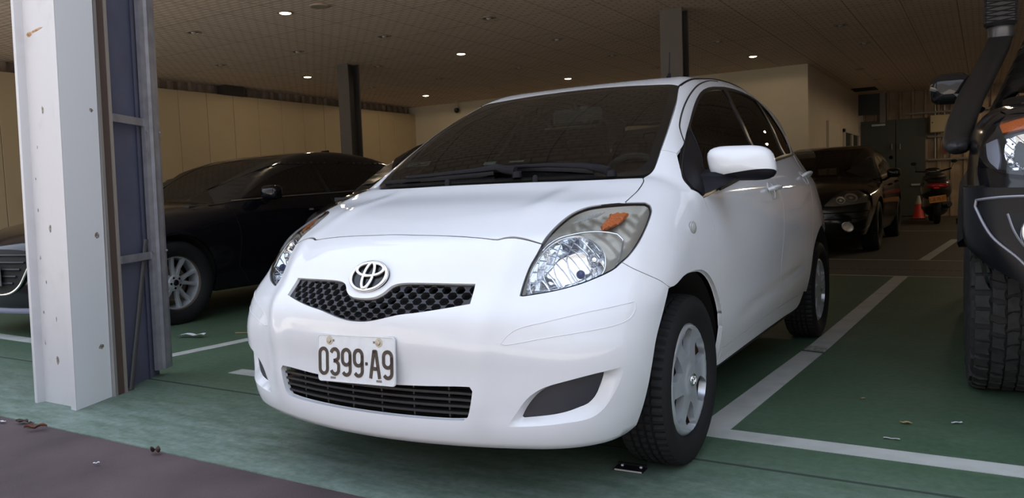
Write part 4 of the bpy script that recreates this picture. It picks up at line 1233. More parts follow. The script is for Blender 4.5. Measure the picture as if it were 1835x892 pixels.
# headlamps
HL = Planar((.64, -.38, .78), (.55, -.62, .56), L=.7, back=.3)
lu = HL.uv(smooth_loop(np.array(LAMP), .014))
if poly_area(lu) < 0: lu = lu[::-1]
BOWL = [(.520, -.596, .655), (.517, -.560, .702), (.524, -.526, .744), (.538, -.489, .779), (.558, -.454, .802), (.582, -.426, .812), (.610, -.406, .815), (.640, -.401, .806), (.668, -.403, .789), (.689, -.406, .769), (.702, -.417, .745), (.707, -.434, .717), (.703, -.452, .699), (.691, -.469, .690), (.653, -.504, .678), (.602, -.547, .664), (.555, -.580, .655)]
bu = HL.uv(smooth_loop(np.array(BOWL), .012))
if poly_area(bu) < 0: bu = bu[::-1]
bc = bu.mean(0)
bR = np.abs(bu - bc).max()
lens = panel(F, HL, lu, res=.02, gap=.0035, depth=.004, flange=0)
gask = panel(F, HL, lu, res=.02, gap=.0012, off=-.003, depth=.006, flange=0, holes=[inset(lu, .0040)], hole_depth=.03)
def house_off(uv, P):
    d = seg_dist(uv, lu)
    return -(.010 + .022 * sst(0, .03, d) + .004 * np.sin(uv[:, 0] * 120 + uv[:, 1] * 60) * sst(.02, .04, d))
house = panel(F, HL, lu, res=.010, gap=.004, off=house_off, depth=0, holes=[inset(bu, .001)])
def bowl_off(uv, P):
    d = seg_dist(uv, bu)
    q = (uv - bc) / bR
    return -(.014 + .055 * np.clip(1 - (q ** 2).sum(1), 0, 1) * sst(0, .03, d) + .012 * sst(0, .01, d))
bowl = panel(F, HL, bu, res=.007, off=bowl_off, depth=0)
def refl_mat():
    m = bpy.data.materials.new('faceted_reflector'); m.use_nodes = True
    nt = m.node_tree; b = nt.nodes['Principled BSDF']
    b.inputs['Base Color'].default_value = (.86, .88, .92, 1); b.inputs['Metallic'].default_value = 1; b.inputs['Roughness'].default_value = .10
    tc = nd(nt, 'ShaderNodeTexCoord'); mp = nd(nt, 'ShaderNodeMapping'); mp.inputs['Rotation'].default_value = (.4, .7, .3)
    br = nd(nt, 'ShaderNodeTexBrick', offset=.3)
    for k, v in {'Scale': 1.0, 'Mortar Size': .0018, 'Mortar Smooth': 1.0, 'Brick Width': .021, 'Row Height': .034, 'Bias': 0.0}.items(): br.inputs[k].default_value = v
    vo = nd(nt, 'ShaderNodeTexVoronoi', Scale=34.0, feature='SMOOTH_F1')
    ad = nd(nt, 'ShaderNodeMath', operation='MULTIPLY_ADD'); ad.inputs[1].default_value = .8
    bp = nd(nt, 'ShaderNodeBump', Strength=.55, Distance=.006)
    nt.links.new(tc.outputs['Object'], mp.inputs[0]); nt.links.new(mp.outputs[0], br.inputs['Vector']); nt.links.new(tc.outputs['Object'], vo.inputs['Vector'])
    nt.links.new(vo.outputs['Distance'], ad.inputs[0]); nt.links.new(br.outputs['Fac'], ad.inputs[2]); nt.links.new(ad.outputs[0], bp.inputs['Height'])
    nt.links.new(bp.outputs[0], b.inputs['Normal'])
    return m
m_refl = refl_mat()
m_smoke = mat('smoked_lamp_housing', (.36, .335, .285), .35, .35, bump=(60, .12, .004))
m_orange = mat('amber_lens', (.52, .13, .03), .2, bump=(160, .6, .004))
ORANGE_ = [(.646, -.320, .848), (.649, -.284, .864), (.652, -.247, .880), (.672, -.214, .887), (.700, -.201, .881), (.700, -.248, .861), (.691, -.285, .848), (.683, -.320, .835), (.659, -.340, .834)]
oc_ = np.mean(np.array(ORANGE_), 0)
ORANGE = [tuple(oc_ + (np.array(p) - oc_) * k_) for p, k_ in zip(ORANGE_, (.9, .8, .95, .8, .85, .7, .9, .6, 1.0))]
orr = panel(F, HL, HL.uv(smooth_loop(np.array(ORANGE), .01, corner=60)), res=.008, off=lambda uv, P: -.012 - .006 * np.sin(uv[:, 0] * 330) * np.sin(uv[:, 1] * 260), depth=.008, flange=0)
ARC = [(.530, -.50, .778), (.537, -.476, .793), (.559, -.437, .813), (.597, -.399, .823), (.635, -.369, .827), (.676, -.348, .824), (.707, -.334, .816), (.729, -.339, .797), (.735, -.362, .770), (.735, -.388, .742), (.732, -.411, .718)]
arcm = MB().tube(bead_on(F, HL, ARC, .003, closed=False, h=-.010), .0035, 8)
rimm = MB().tube(bead_on(F, HL, BOWL[1:13], .002, closed=False, h=-.012), .0028, 8)
rb_ = MB()
for t in range(7):   # clear ribbed strips of the side lamp
    a = np.array((.566 + t * .009, -.360 + t * .010, .850 + t * .0035)); b = a + np.array((.012, .042, .016))
    rb_.tube(bead_on(F, HL, [tuple(a), tuple((a + b) / 2), tuple(b)], .002, closed=False, h=-.009), .0022, 5)
bc_ = MB()
pb = np.array((.676, -.428, .752)); nb = np.array(HL.n)
def ball(mb, c, r, n=12):
    mb.lathe([(r * math.sin(math.pi * k / 8), -r * math.cos(math.pi * k / 8)) for k in range(9)], n, 'z', tuple(c))
ball(bc_, pb - nb * .035, .017)
bc_.tube([tuple(pb - nb * .06), tuple(pb - nb * .038)], .012, 10)
bb_ = MB(); ball(bb_, np.array((.652, -.476, .712)) - nb * .03, .014)
for sgn in (1, -1):
    def S(m_): return m_ if sgn > 0 else m_.mirrored()
    h_ = empty('headlamp', (0, 0, 0)); h_.parent = CAR
    S(house).build('housing', m_smoke, h_)
    S(bowl).build('reflector', m_refl, h_)
    S(lens).build('lens', m_lens, h_)
    S(gask).build('gasket', m_blk, h_)
    S(orr).build('indicator', m_orange, h_)
    S(MB().join(arcm).join(rimm)).build('bezel', m_chrome, h_)
    S(rb_).build('ribbed_strip', mat('clear_ribs', (.7, .72, .72), .15, .6), h_)
    S(bc_).build('bulb', m_chrome, h_)
    S(bb_).build('blue_bulb', mat('blue_bulb', (.02, .03, .12), .1), h_)

# badge
pc = lift(F, *gz.rays(gz.uv(np.array([(0, -.69, .697)]))), gz.L)[0]
nb_ = grad(F, pc[None])[0]
ub = np.array((0.0, 0.0, 1.0)); ub -= nb_ * (ub @ nb_); ub /= np.linalg.norm(ub)
rb3 = np.cross(ub, nb_)
def badge_pt(a, b, h): return tuple(pc + rb3 * a + ub * b + nb_ * h)
B_ = empty('badge', (0, 0, 0)); B_.parent = CAR
BW, BH = .077, .0545
bk = MB()
rg = [badge_pt(BW * .97 * math.cos(a), BH * .97 * math.sin(a), .004 + .004 * 0) for a in np.linspace(0, 2 * math.pi, 40, endpoint=False)]
rg0 = [badge_pt(BW * 1.02 * math.cos(a), BH * 1.02 * math.sin(a), -.012) for a in np.linspace(0, 2 * math.pi, 40, endpoint=False)]
bk.add(rg + rg0 + [badge_pt(0, 0, .006)], [(i, (i + 1) % 40, 80) for i in range(40)] + [((i + 1) % 40, i, 40 + i, 40 + (i + 1) % 40) for i in range(40)])
bk.build('badge_backing', m_blkgl, B_)
def ell(cx, cz, rx, rz, w0, h, n=48, w1=None):
    mb = MB(); w1 = w1 or w0
    an = np.linspace(0, 2 * math.pi, n, endpoint=False)
    pts = [badge_pt(cx + rx * math.cos(a), cz + rz * math.sin(a), h) for a in an]
    rad = [w0 + (w1 - w0) * abs(math.sin(a)) for a in an]
    return mb.tube(pts, rad, 10, closed=True)
ell(0, 0, BW * .93, BH * .93, .0070, .009, w1=.0056).build('outer_ring', m_chrome, B_)
ell(0, .0225, .054, .0235, .0058, .012).build('upper_oval', m_chrome, B_)
ell(0, .0010, .0195, .0455, .0050, .012, w1=.0062).build('upright_oval', m_chrome, B_)

# number plate
PL = empty('number_plate', (0, -.766, .4495)); PL.parent = CAR
PL.rotation_euler = (-.082, -.0273, 0)
pm = MB()
rc_ = .012
pol = arc(.148 - 0, .063, rc_, rc_, 0, 90, 5) + arc(-.148, .063, rc_, rc_, 90, 180, 5) + arc(-.148, -.063, rc_, rc_, 180, 270, 5) + arc(.148, -.063, rc_, rc_, 270, 360, 5)
pv = [(a, 0, b) for a, b in pol]
n_ = len(pol)
pm.add([(a, -.0015, b) for a, b in pol] + [(a, .0015, b) for a, b in pol], [tuple(range(n_)), tuple(range(n_, 2 * n_))[::-1]] + [(i, n_ + i, n_ + (i + 1) % n_, (i + 1) % n_) for i in range(n_)])
pm.build('plate_sheet', mat('plate_white', (.60, .62, .64), .35, spec=.4, noise=(30, (.54, .56, .58), .4, .7)), PL, smooth=0)
lip = MB().tube([(a * .985, -.002, b * .97) for a, b in pol], .0012, 5, closed=True)
lip.build('raised_edge', MATS['plate_white'], PL)
CHW, CHH = .0160, .0398
def glyph(ch):
    w_, h_ = CHW, CHH
    if ch == '0': return [([(w_ * math.cos(math.radians(a)), (h_ - w_) + w_ * math.sin(math.radians(a))) for a in range(0, 181, 20)] + [(w_ * math.cos(math.radians(a)), -(h_ - w_) + w_ * math.sin(math.radians(a))) for a in range(180, 361, 20)], True)]
    if ch == '9': return [(arc(0, h_ - w_, w_, w_, 0, 180, 8) + arc(0, .006, w_, w_ * .9, 180, 360, 8), True), ([(w_, h_ - w_), (w_, .006), (w_, -(h_ - w_))] + arc(0, -(h_ - w_), w_, w_, 0, -150, 8)[1:], False)]
    if ch == '3': return [(arc(0, h_ - w_, w_, w_, 165, 0, 8) + arc(-.002, .016, w_ + .002, .012, 0, -75, 5)[1:] + [(-.005, .0025)], False), ([(-.005, .0025), (.006, .001)] + arc(-.001, -.012, w_ + .001, .013, 55, 0, 4) + arc(0, -(h_ - w_), w_, w_, 0, -165, 8)[1:], False)]
    if ch == 'A': return [([(-w_ - .002, -h_ - .004), (-.0035, h_ + .002)], False), ([(.0035, h_ + .002), (w_ + .002, -h_ - .004)], False), ([(-.006, h_ - .001), (.006, h_ - .001)], False), ([(-w_ * .62, -.014), (w_ * .62, -.014)], False)]
m_ink = mat('worn_brown_black_digits', (.035, .022, .016), .5, noise=(55, (.11, .075, .05), .55, .85))
xs_ = [-.1345, -.086, -.0375, .0125, None, .0800, .1305]
for ch, xc in zip('0399 A9', xs_):
    if xc is None: continue
    g_ = MB()
    for pts, cl in glyph(ch):
        stroke(g_, pts, .0112, .001, .0033, lambda a, b, h, xc=xc: (xc + a, -h, b - .0105), cl)
    g_.build('character', m_ink, PL, smooth=0)
MB().bbox(.0405, .0505, -.0033, -.001, -.016, -.006, .0015).build('dot', m_ink, PL, smooth=0)
for xx, zz in ((-.108, .056), (.096, .056)):
    s_ = MB().lathe([(0, -.008), (.007, -.007), (.0085, -.003), (.014, -.0025), (.0145, -.0015)], 16, 'y', (xx, 0, zz))
    s_.build('screw', mat('dull_screw', (.42, .39, .33), .4, .8), PL)
sl = MB()
for xx, zz in ((-.098, .056), (.084, .056), (-.095, -.062), (.095, -.062)):
    sl.bbox(xx - .011, xx + .011, -.0022, -.0012, zz - .0035, zz + .0035, .0004)
sl.build('mounting_slot', mat('slot_shadow', (.16, .15, .14), .7), PL, smooth=0)

# door mirrors
def mirror_mb():
    def Fm(x, y, z):
        X, Y, Z = (x - .905) / .122, (y - .365) / .066, (z - 1.026 + .03 * (x - .905)) / .0645
        Xs = X + .10 * Z
        return (np.abs(Xs) ** 4.0 + np.abs(Z) ** 3.4) ** .5 + np.abs(Y) ** 2.6 * 1.0 - 1.0
    V = []; n, m = 56, 28
    out = MB()
    c = np.array((.905, .365, 1.026))
    ang = np.linspace(0, 2 * math.pi, n, endpoint=False)
    el = np.linspace(-math.pi / 2, math.pi / 2, m)
    D = np.array([(math.cos(a) * math.cos(e), -math.sin(e), math.sin(a) * math.cos(e)) for e in el for a in ang])
    lo, hi = np.zeros(len(D)), np.full(len(D), .3)
    for _ in range(30):
        t = (lo + hi) / 2
        v = Fm(*(c + D * t[:, None]).T)
        lo = np.where(v < 0, t, lo); hi = np.where(v < 0, hi, t)
    P = c + D * lo[:, None]
    N = grad(Fm, P)
    fs = [(i * n + j, i * n + (j + 1) % n, (i + 1) * n + (j + 1) % n, (i + 1) * n + j) for i in range(m - 1) for j in range(n)]
    res_ = []
    for lowpart in (False, True):
        me = bpy.data.meshes.new('tmp'); me.from_pydata([tuple(p) for p in P], [], fs)
        bm = bmesh.new(); bm.from_mesh(me); bmesh.ops.remove_doubles(bm, verts=bm.verts, dist=1e-5)
        bmesh.ops.bisect_plane(bm, geom=bm.verts[:] + bm.edges[:] + bm.faces[:], dist=1e-6, plane_co=(.905, .365, .979), plane_no=(-.10, .25, 1), clear_inner=not lowpart, clear_outer=lowpart)
        bmesh.ops.recalc_face_normals(bm, faces=bm.faces)
        bm.verts.ensure_lookup_table()
        vv = np.array([v.co[:] for v in bm.verts]); NN = grad(Fm, vv)
        o2 = MB()
        for f in bm.faces:
            ids_ = [v.index for v in f.verts]
            fnrm = f.normal
            if fnrm.dot(Vector(NN[ids_[0]])) < 0: ids_ = ids_[::-1]
            o2.add([vv[i] for i in ids_], [tuple(range(len(ids_)))], [[tuple(NN[i]) for i in ids_]])
        bm.free(); bpy.data.meshes.remove(me)
        res_.append(o2)
    cap, low = res_
    return cap, low
cap, low = mirror_mb()
foot = MB()
foot.add([(.800, .235, .915), (.770, .42, .955), (.745, .42, 1.01), (.765, .30, .985), (.90, .325, .974), (.90, .40, .974), (.82, .43, 1.01), (.82, .31, .995)],
         [(0, 4, 5, 1), (1, 5, 6, 2), (2, 6, 7, 3), (3, 7, 4, 0), (4, 7, 6, 5)])
for sgn in (1,):
    def S(m_): return m_ if sgn > 0 else m_.mirrored()
    M_ = empty('door_mirror', (0, 0, 0)); M_.parent = CAR
    S(cap).build('mirror_cap', m_white, M_)
    S(low).build('mirror_underside', m_blk, M_)
    S(foot).build('mirror_foot', m_blk, M_, smooth=60)

# side repeaters, aerial, wheels, wheel housings, floor
p = lift(F, *fx.rays(fx.uv(np.array([(.83, .015, .807)]))), fx.L)[0]
rp_ = MB().lathe([(.021, -.002), (.019, .006), (.010, .010), (0, .011)], 20, 'x', (0, 0, 0))
rp_.v = [(x, y * 1.25, z) for x, y, z in rp_.v]
rp_ = rp_.moved(Matrix.Translation(tuple(p)))
rp2 = MB().lathe([(.023, -.002), (.023, .003), (.019, .005)], 20, 'x'); rp2.v = [(x, y * 1.25, z) for x, y, z in rp2.v]
rp2 = rp2.moved(Matrix.Translation(tuple(p)))
for a, b in zip(both(rp_), both(rp2)):
    o_ = a.build('side_repeater', mat('clear_grey_lens', (.40, .41, .40), .1), CAR)
    b.build('repeater_rim', mat('rim_grey', (.30, .31, .31), .3), o_)
pa = lift(F, *fr_.rays(fr_.uv(np.array([(.40, 1.02, 1.44)]))), fr_.L)[0]
an_ = MB().tube([tuple(pa), (pa[0], pa[1] + .01, pa[2] + .02)], [.012, .006], 10).tube([(pa[0], pa[1] + .008, pa[2] + .015), (pa[0] - .004, pa[1] + .03, pa[2] + .12)], .0028, 6)
an_.build('aerial', m_blk, CAR)
for yy in (0, 2.46):
    for sgn in (1, -1):
        w_ = wheel(CAR, sgn * .738, yy, .2925, .183, .198, sgn, 'cover', m_silver, .058)
for yy, rr in ((-.02, .365), (2.46, .39)):
    for sgn in (1, -1):
        n = 22
        wh = MB()
        A = [(yy + rr * math.cos(math.radians(5 + 160 * i / n)), .30 + rr * math.sin(math.radians(5 + 160 * i / n))) for i in range(n + 1)]
        V = [(sgn * .52, a, b) for a, b in A] + [(sgn * .81, a, b) for a, b in A]
        wh.add(V, [(i, i + 1, n + 2 + i, n + 1 + i) for i in range(n)])
        wh.add([(sgn * .52, a, b) for a, b in A], [tuple(range(n + 1))])
        wh.build('wheel_housing', m_under, CAR)
MB().box(-.58, .58, -.60, 2.85, .20, .30).box(-.76, .76, .42, 1.98, .22, .34).box(-.50, .50, -.45, .2, .3, .55).build('underbody', m_under, CAR, smooth=0)

# ------------------------------------------------------------------ the other vehicles
m_bcar = mat('black_car_paint', (.006, .006, .009), .10, spec=.45)
m_bcar2 = mat('dark_brown_black_paint', (.007, .0065, .006), .12, spec=.45)
m_wind2 = glass('dusty_dark_glass', (.06, .06, .06), 1.5, .02)
m_dlens = glass('clear_lens_dark', (.9, .9, .9), 1.42)
m_strip = mat('bright_waist_strip', (.50, .47, .40), .25, .9)

def generic_car(root, S, paint):
    """body panels of a parked car from its shape function; S holds its sizes. All in the car's own frame (front axle at y=0)"""
    F = S['F']; wb = S['wb']; zs = S['sill']; rr = S['arch']; za = S['arch_z']; yf = S['y_corner']; yr = S['y_rear']
    fx = Planar((.7, 1.2, .8), (1, 0, .10), L=.9, back=.5)
    def crest(ys, cx, cz, deg):
        fr = CylY(cx, cz, .6, 1.6)
        uv = np.array([(y, .6 * math.radians(deg)) for y in ys])
        return [tuple(p) for p in lift(F, *fr.rays(uv), fr.L)]
    def side(pts):
        q = lift(F, *fx.rays(fx.uv(np.array([(.8, y, z) for y, z in pts]))), fx.L)
        return [tuple(p) for p in q]
    yb, zb_ = S['belt'][0]
    cF = crest(np.linspace(yf, yb, 12), S['fc'][0], S['fc'][1], S['fc'][2])
    belt = side(S['belt'])
    yd = S['belt'][-1][0]
    cR = crest(np.linspace(yd, yr, 7), S['rc'][0], S['rc'][1], 45)
    def arch(yc):
        return side([(yc + rr * math.cos(math.radians(a)), za + rr * math.sin(math.radians(a))) for a in np.linspace(-18, 198, 22) if za + rr * math.sin(math.radians(a)) > zs])
    A1, A2 = arch(0)[::-1], arch(wb)[::-1]
    lower = cF + belt[1:] + cR[1:] + side([(yr, .6), (yr, zs + .06)]) + A2[::-1] + A1[::-1] + side([(yf, zs + .06), (yf, .5)])
    res = S.get('res', .045)
    lo = panel(F, fx, lower, res=res, edge=.03, depth=.02, flange=0)
    fh = Planar((0, 0, .9), (0, -.25, 1), L=1.3, back=.6, vert=(0, 1, 0))
    z0, n_e = S['nose_z'], 7
    nose = [tuple(p) for p in lift(F, *CylZ(0, .6, -1, far=2.2).rays(CylZ(0, .6, -1, far=2.2).uv(np.array([(x, -1.0, z0 + (cF[0][2] - z0) * (x / cF[0][0]) ** 2) for x in np.linspace(0, cF[0][0], 6)]))), 2.1)]
    nose[-1] = cF[0]
    base = S['ws_base']; top = S['ws_top']
    hood = full(nose + cF[1:] + [(base[1], yb + .02, base[2])] + [(0, base[0], base[2] - .01)])
    panel(F, fh, hood, res=res, edge=.035, depth=.012, flange=0).build('bonnet', paint, root)
    fz = CylZ(0, .6, -1, far=2.2)
    corner = side([(yf, .5), (yf, zs + .06)])
    low = [tuple(p) for p in lift(F, *fz.rays(fz.uv(np.array([(x, -1.0, zs + .02) for x in np.linspace(corner[-1][0] - .05, 0, 7)]))), 2.1)]
    panel(F, fz, full(nose + corner + low), res=res, edge=.035, depth=.012, flange=0).build('front_bumper', paint, root)
    # cabin
    rail = crest(S['rail_y'], S['rail'][0], S['rail'][1], S['rail'][2])
    pillar_in = [(base[1], base[3], base[2] + .02)] + [(p[0] - .05, p[1], p[2]) for p in rail[:1]]
    cab = belt + rail[::-1]
    cp = panel(F, fx, cab, res=res, edge=.025, off=-.002, depth=.01, flange=0)
    panels = []
    for w_ in S['windows']:
        q = side(w_)
        panels.append(panel(F, fx, q, res=.06, edge=.02, off=.002, depth=.006, flange=0))
    strip = MB().tube(bead_on(F, fx, side(S['strip']), .003, closed=False, h=.004), .006, 6) if S.get('strip') else None
    seams = []
    for sm in S['seams']:
        q = lift(F, *fx.rays(fx.uv(smooth_loop(np.array(side(sm)), .05, closed=False))), fx.L)
        N = grad(F, q)
        V = [tuple(p + N_ * .0008 + np.array((0, d, 0))) for p, N_ in zip(q, N) for d in (-.002, .002)]
        seams.append(MB().add(V, [(2 * i, 2 * i + 1, 2 * i + 3, 2 * i + 2) for i in range(len(q) - 1)]))
    hand = []
    for (y, z) in S['handles']:
        p = side([(y, z)])[0]
        hand.append(MB().tube([(p[0] + h, y + t, z) for t, h in ((-.09, 0), (-.08, .03), (.08, .035), (.09, 0))], .013, 8))
    for sg in (1, -1):
        def M(m_): return m_ if sg > 0 else m_.mirrored()
        bs = M(lo).build('body_side', paint, root)
        M(cp).build('window_frame', m_mask, root)
        for w_ in panels: M(w_).build('side_window', m_tint_op, root)
        if strip: M(strip).build('waist_strip', m_strip, root)
        for s_ in seams: M(s_).build('door_gap', m_under, bs)
        for h_ in hand: M(h_).build('door_handle', paint, bs)
    fw_ = Planar((0, base[0], base[2] + .2), (0, -.55, .8), L=1.6, back=.7)
    ws = full([(0, base[0], base[2]), (base[1] * .6, (base[0] + base[3]) / 2 - .02, base[2]), (base[1], base[3], base[2] + .01)] + [(p[0] - .035, p[1], p[2]) for p in rail[1:S['ws_n']]] + [(top[1], top[0], top[2]), (0, top[0] - .03, top[2])])
    panel(F, fw_, ws, res=.06, edge=.03, off=-.002, depth=.006, flange=0).build('windscreen', S.get('wmat', m_wind2), root)
    fr_ = Planar((0, 1.6, 1.4), (0, 0, 1), L=1.2, back=.5, vert=(0, 1, 0))
    k = S['ws_n'] - 1
    rt = [(p[0] - .005, p[1], p[2]) for p in rail[k:]]
    fq_top = [tuple(p) for p in cR]
    # roof, rear glass and deck in one sweep from the header back to the tail edge
    sw = full([(0, top[0] - .02, top[2]), (top[1], top[0], top[2])] + [(p[0] + .02, p[1], p[2]) for p in rail[1:]] + fq_top + [(0, yr + .22, fq_top[-1][2])])
    panel(F, fr_, sw, res=.05, edge=.03, depth=.012, flange=0).build('roof_and_tail', paint, root)
    fq = CylZ(0, yr - .9, 1, far=2.2)
    tl = side([(yr, .6), (yr, zs + .06)])
    ta = [(x, yr + .3, fq_top[-1][2]) for x in (0, fq_top[-1][0] * .6)]
    panel(F, fq, full(ta + [fq_top[-1]] + tl + [(0, yr + .3, zs + .06)]), res=.06, edge=.04, depth=.012, flange=0).build('rear_bumper', paint, root)
    MB().box(-.6, .6, yf, yr, zs, zs + .1).box(-.80, .80, rr + .06, wb - rr - .06, zs + .01, zs + .14).build('underbody', m_under, root, smooth=0)
    for yc in (0, wb):
        for sg in (1, -1):
            n = 18
            la, lb = S.get('liner', (-15, 195))
            A = [(yc + (rr + .02) * math.cos(math.radians(la + (lb - la) * i / n)), za + (rr + .02) * math.sin(math.radians(la + (lb - la) * i / n))) for i in range(n + 1)]
            hw = S['half'] - .05
            MB().add([(sg * (hw - .30), a, b) for a, b in A] + [(sg * hw, a, b) for a, b in A], [(i, i + 1, n + 2 + i, n + 1 + i) for i in range(n)] + [tuple(range(n + 1))]).build('wheel_housing', m_under, root)
    il = MB().box(-.66, .66, base[0] - .05, S['rail_y'][-1], zs + .12, .62)
    for sx in (-.38, .38):
        il.bbox(sx - .25, sx + .25, base[0] + 1.0, base[0] + 1.14, .5, zb_ + .22, .05)
        il.bbox(sx - .13, sx + .13, base[0] + 1.08, base[0] + 1.17, zb_ + .24, zb_ + .40, .03)
    il.box(-.70, .70, base[0] - .1, base[0] + .45, .6, base[2] - .03)
    il.build('cabin', m_cab, root, smooth=0)
    return dict(fx=fx, fz=fz, side=side, crest=crest)
m_tint_op = mat('privacy_glass', (.006, .006, .006), .04, spec=.5)

def door_mirror(root, c, sz, paint, sides=(1, -1), foot=None, lamp=False):
    for sg in sides:
        mb = MB()
        n, m = 24, 12
        V = []
        for i in range(m + 1):
            e = -math.pi / 2 + math.pi * i / m
            for j in range(n):
                a = 2 * math.pi * j / n
                def pw(v, p): return math.copysign(abs(v) ** p, v)
                V.append((c[0] + sz[0] * pw(math.cos(e), .7) * pw(math.cos(a), .55), c[1] + sz[1] * pw(math.sin(e), .8), c[2] + sz[2] * pw(math.cos(e), .7) * pw(math.sin(a), .55)))
        mb.add(V, [(i * n + j, (i + 1) * n + j, (i + 1) * n + (j + 1) % n, i * n + (j + 1) % n) for i in range(m) for j in range(n)])
        f_ = MB().tube([(c[0] - sz[0] * 1.5, c[1] + sz[1] * .6, c[2] - sz[2] * 1.5), (c[0] - sz[0] * .5, c[1], c[2] - sz[2] * .7)], .022, 8, squash=(1.6, .8))
        if sg < 0: mb, f_ = mb.mirrored(), f_.mirrored()
        k = mb.build('door_mirror', paint, root)
        f_.build('mirror_arm', m_blk, k)

def sedan_F(L0=-.93, wbk=2.83, half=.92, roof=1.445, hoodz=0.0, tail=3.93):
    s_ = roof / 1.445
    return make_body(
        spl([.12, .2, .35, .5, .62, .72, .80, .88], [L0 + .08, L0 + .03, L0, L0 - .005, L0 + .01, L0 + .045, L0 + .14, L0 + .32]),
        spl([.15, .4, .6, .8], [.26, .25, .32, .42]),
        spl([-.95, -.75, -.55, -.3, 0, .3, .6, .9], [.66 + hoodz, .765 + hoodz, .825 + hoodz, .875 + hoodz, .92 + hoodz, .955 + hoodz, .98 + hoodz, 1.0 + hoodz]),
        spl([.1, .5, .75, 1.0, 1.3, 1.6, 2.0, 2.4, 2.8, 3.1, 3.4, 3.6, 3.8, 4.0], [.74, .955, 1.085, 1.205, 1.325, 1.40 * s_, 1.445 * s_, 1.435 * s_, 1.375 * s_, 1.285, 1.16, 1.085, 1.055, 1.0]),
        spl([.12, .2, .35, .5, .65, .8, .9, 1.0, 1.1, 1.2, 1.3, 1.42, 1.5], [.10, .07, .03, .01, 0, .012, .035, .075, .14, .195, .25, .32, .37]),
        spl([L0 - .1, L0 + .3, L0 + .6, 0, .6, 1.5, 2.4, 2.83, 3.3, 3.8, 4.1], [half - .15, half - .07, half - .03, half, half - .005, half - .005, half, half, half - .04, half - .12, half - .2]),
        spl([.15, .3, .6, .9, 1.1], [tail - .06, tail - .01, tail, tail - .02, tail - .06]),
        .10, .16, .12, .08, .035, .05, .03, .03, .06, .17, .15)
SED = dict(F=sedan_F(), wb=2.83, sill=.20, arch=.365, arch_z=.34, half=.92, y_corner=-.46, y_rear=3.45, fc=(.45, .55, 48), rc=(.40, .70),
           belt=[(.42, .945), (.8, .965), (1.3, .985), (1.9, 1.005), (2.5, 1.03), (3.0, 1.055), (3.25, 1.06)], nose_z=.735, ws_base=(.38, .70, .965, .52), ws_top=(1.52, .50, 1.385),
           rail_y=(.55, .75, 1.0, 1.25, 1.5, 1.8, 2.2, 2.6, 2.9, 3.1), rail=(.20, .92, 42), ws_n=5,
           windows=[[(.72, .985), (.95, 1.10), (1.25, 1.22), (1.55, 1.29), (1.72, 1.30), (1.76, 1.03)], [(1.82, 1.03), (1.79, 1.305), (2.1, 1.31), (2.5, 1.26), (2.85, 1.15), (2.98, 1.075)]],
           strip=[(.62, .962), (1.3, .988), (1.9, 1.008), (2.5, 1.033), (2.98, 1.06)], seams=[[(.55, .93), (.62, .7), (.60, .40), (.72, .25)], [(1.78, 1.0), (1.80, .6), (1.78, .25)], [(2.75, 1.03), (2.62, .75), (2.42, .55)]],
           handles=[(1.55, .86), (2.55, .90)])

# black saloon on the left
MZ = empty('saloon_car', (-4.70, 1.36, 0), label='black saloon with twin-spoke alloy wheels, standing behind the white pillar at left', cat='car')
info = generic_car(MZ, SED, m_bcar)
door_mirror(MZ, (.985, .92, 1.03), (.10, .075, .065), m_bcar, sides=(1, -1))
for yy in (0, 2.83):
    for sg in (1, -1):
        wheel(MZ, sg * .80, yy, .335, .215, .222, sg, 'alloy', m_silver, .055)
# nose: grille, chrome wing, lamps, plate, lower lip
fz2, Fm2 = info['fz'], SED['F']
def zpt(F, fr, pts): return [tuple(p) for p in lift(F, *fr.rays(fr.uv(np.array(pts, float))), fr.L)]
GR = zpt(Fm2, fz2, [(0, -1, .665), (.30, -1, .66), (.50, -1, .64), (.46, -1, .55), (.36, -1, .42), (.22, -1, .36), (0, -1, .35)])
panel(Fm2, fz2, full(GR), res=.05, edge=.03, off=.003, depth=.01, flange=0).build('grille', m_under, MZ)
gb = MB()
for zz in (.42, .47, .52, .57, .62):
    wdt = .22 + (zz - .35) * .85
    gb.tube(bead_on(Fm2, fz2, [(-wdt, -1, zz), (-wdt / 2, -1, zz), (0, -1, zz), (wdt / 2, -1, zz), (wdt, -1, zz)], .0, closed=False, h=.010), .008, 6)
gb.build('grille_bars', m_gr, MZ)
wg = [(0, -1, .335), (.22, -1, .345), (.36, -1, .405), (.45, -1, .52), (.50, -1, .615), (.60, -1, .655), (.72, -1, .67)]
wing = bead_on(Fm2, fz2, wg[::-1] + [(-x, y, z) for x, y, z in wg[1:]], .01, closed=False, h=.012)
MB().tube(wing, .011, 8).build('chrome_wing', m_chrome, MZ)
MB().tube(bead_on(Fm2, fz2, [(-.74, -1, .225), (-.4, -1, .215), (0, -1, .21), (.4, -1, .215), (.74, -1, .225)], .01, closed=False, h=.01), .016, 8, squash=(1, 1.4)).build('lower_lip_trim', mat('grey_blue_trim', (.16, .17, .24), .35), MZ)
MB().bbox(-.17, .17, -.965, -.955, .40, .55, .003).build('blank_plate', mat('plate_dark_grey', (.10, .10, .10), .6), MZ)
hl = zpt(Fm2, fz2, [(.50, -1, .665), (.60, -1, .715), (.75, -1, .745), (.83, -.6, .755), (.82, -.6, .715), (.72, -1, .685), (.60, -1, .665)])
hm = panel(Fm2, fz2, hl, res=.03, edge=.02, off=.004, depth=.01, flange=0)
for m_ in both(hm): m_.build('headlamp', mat('smoked_headlamp', (.05, .05, .055), .06), MZ)
sh = MB().tube([(0, 1.95 + .0, 1.455), (0, 2.02, 1.475), (0, 2.12, 1.478)], [.008, .02, .028], 8, squash=(.5, 1)).build('roof_fin', m_bcar, MZ)
sh.location = (0, .55, -.005)

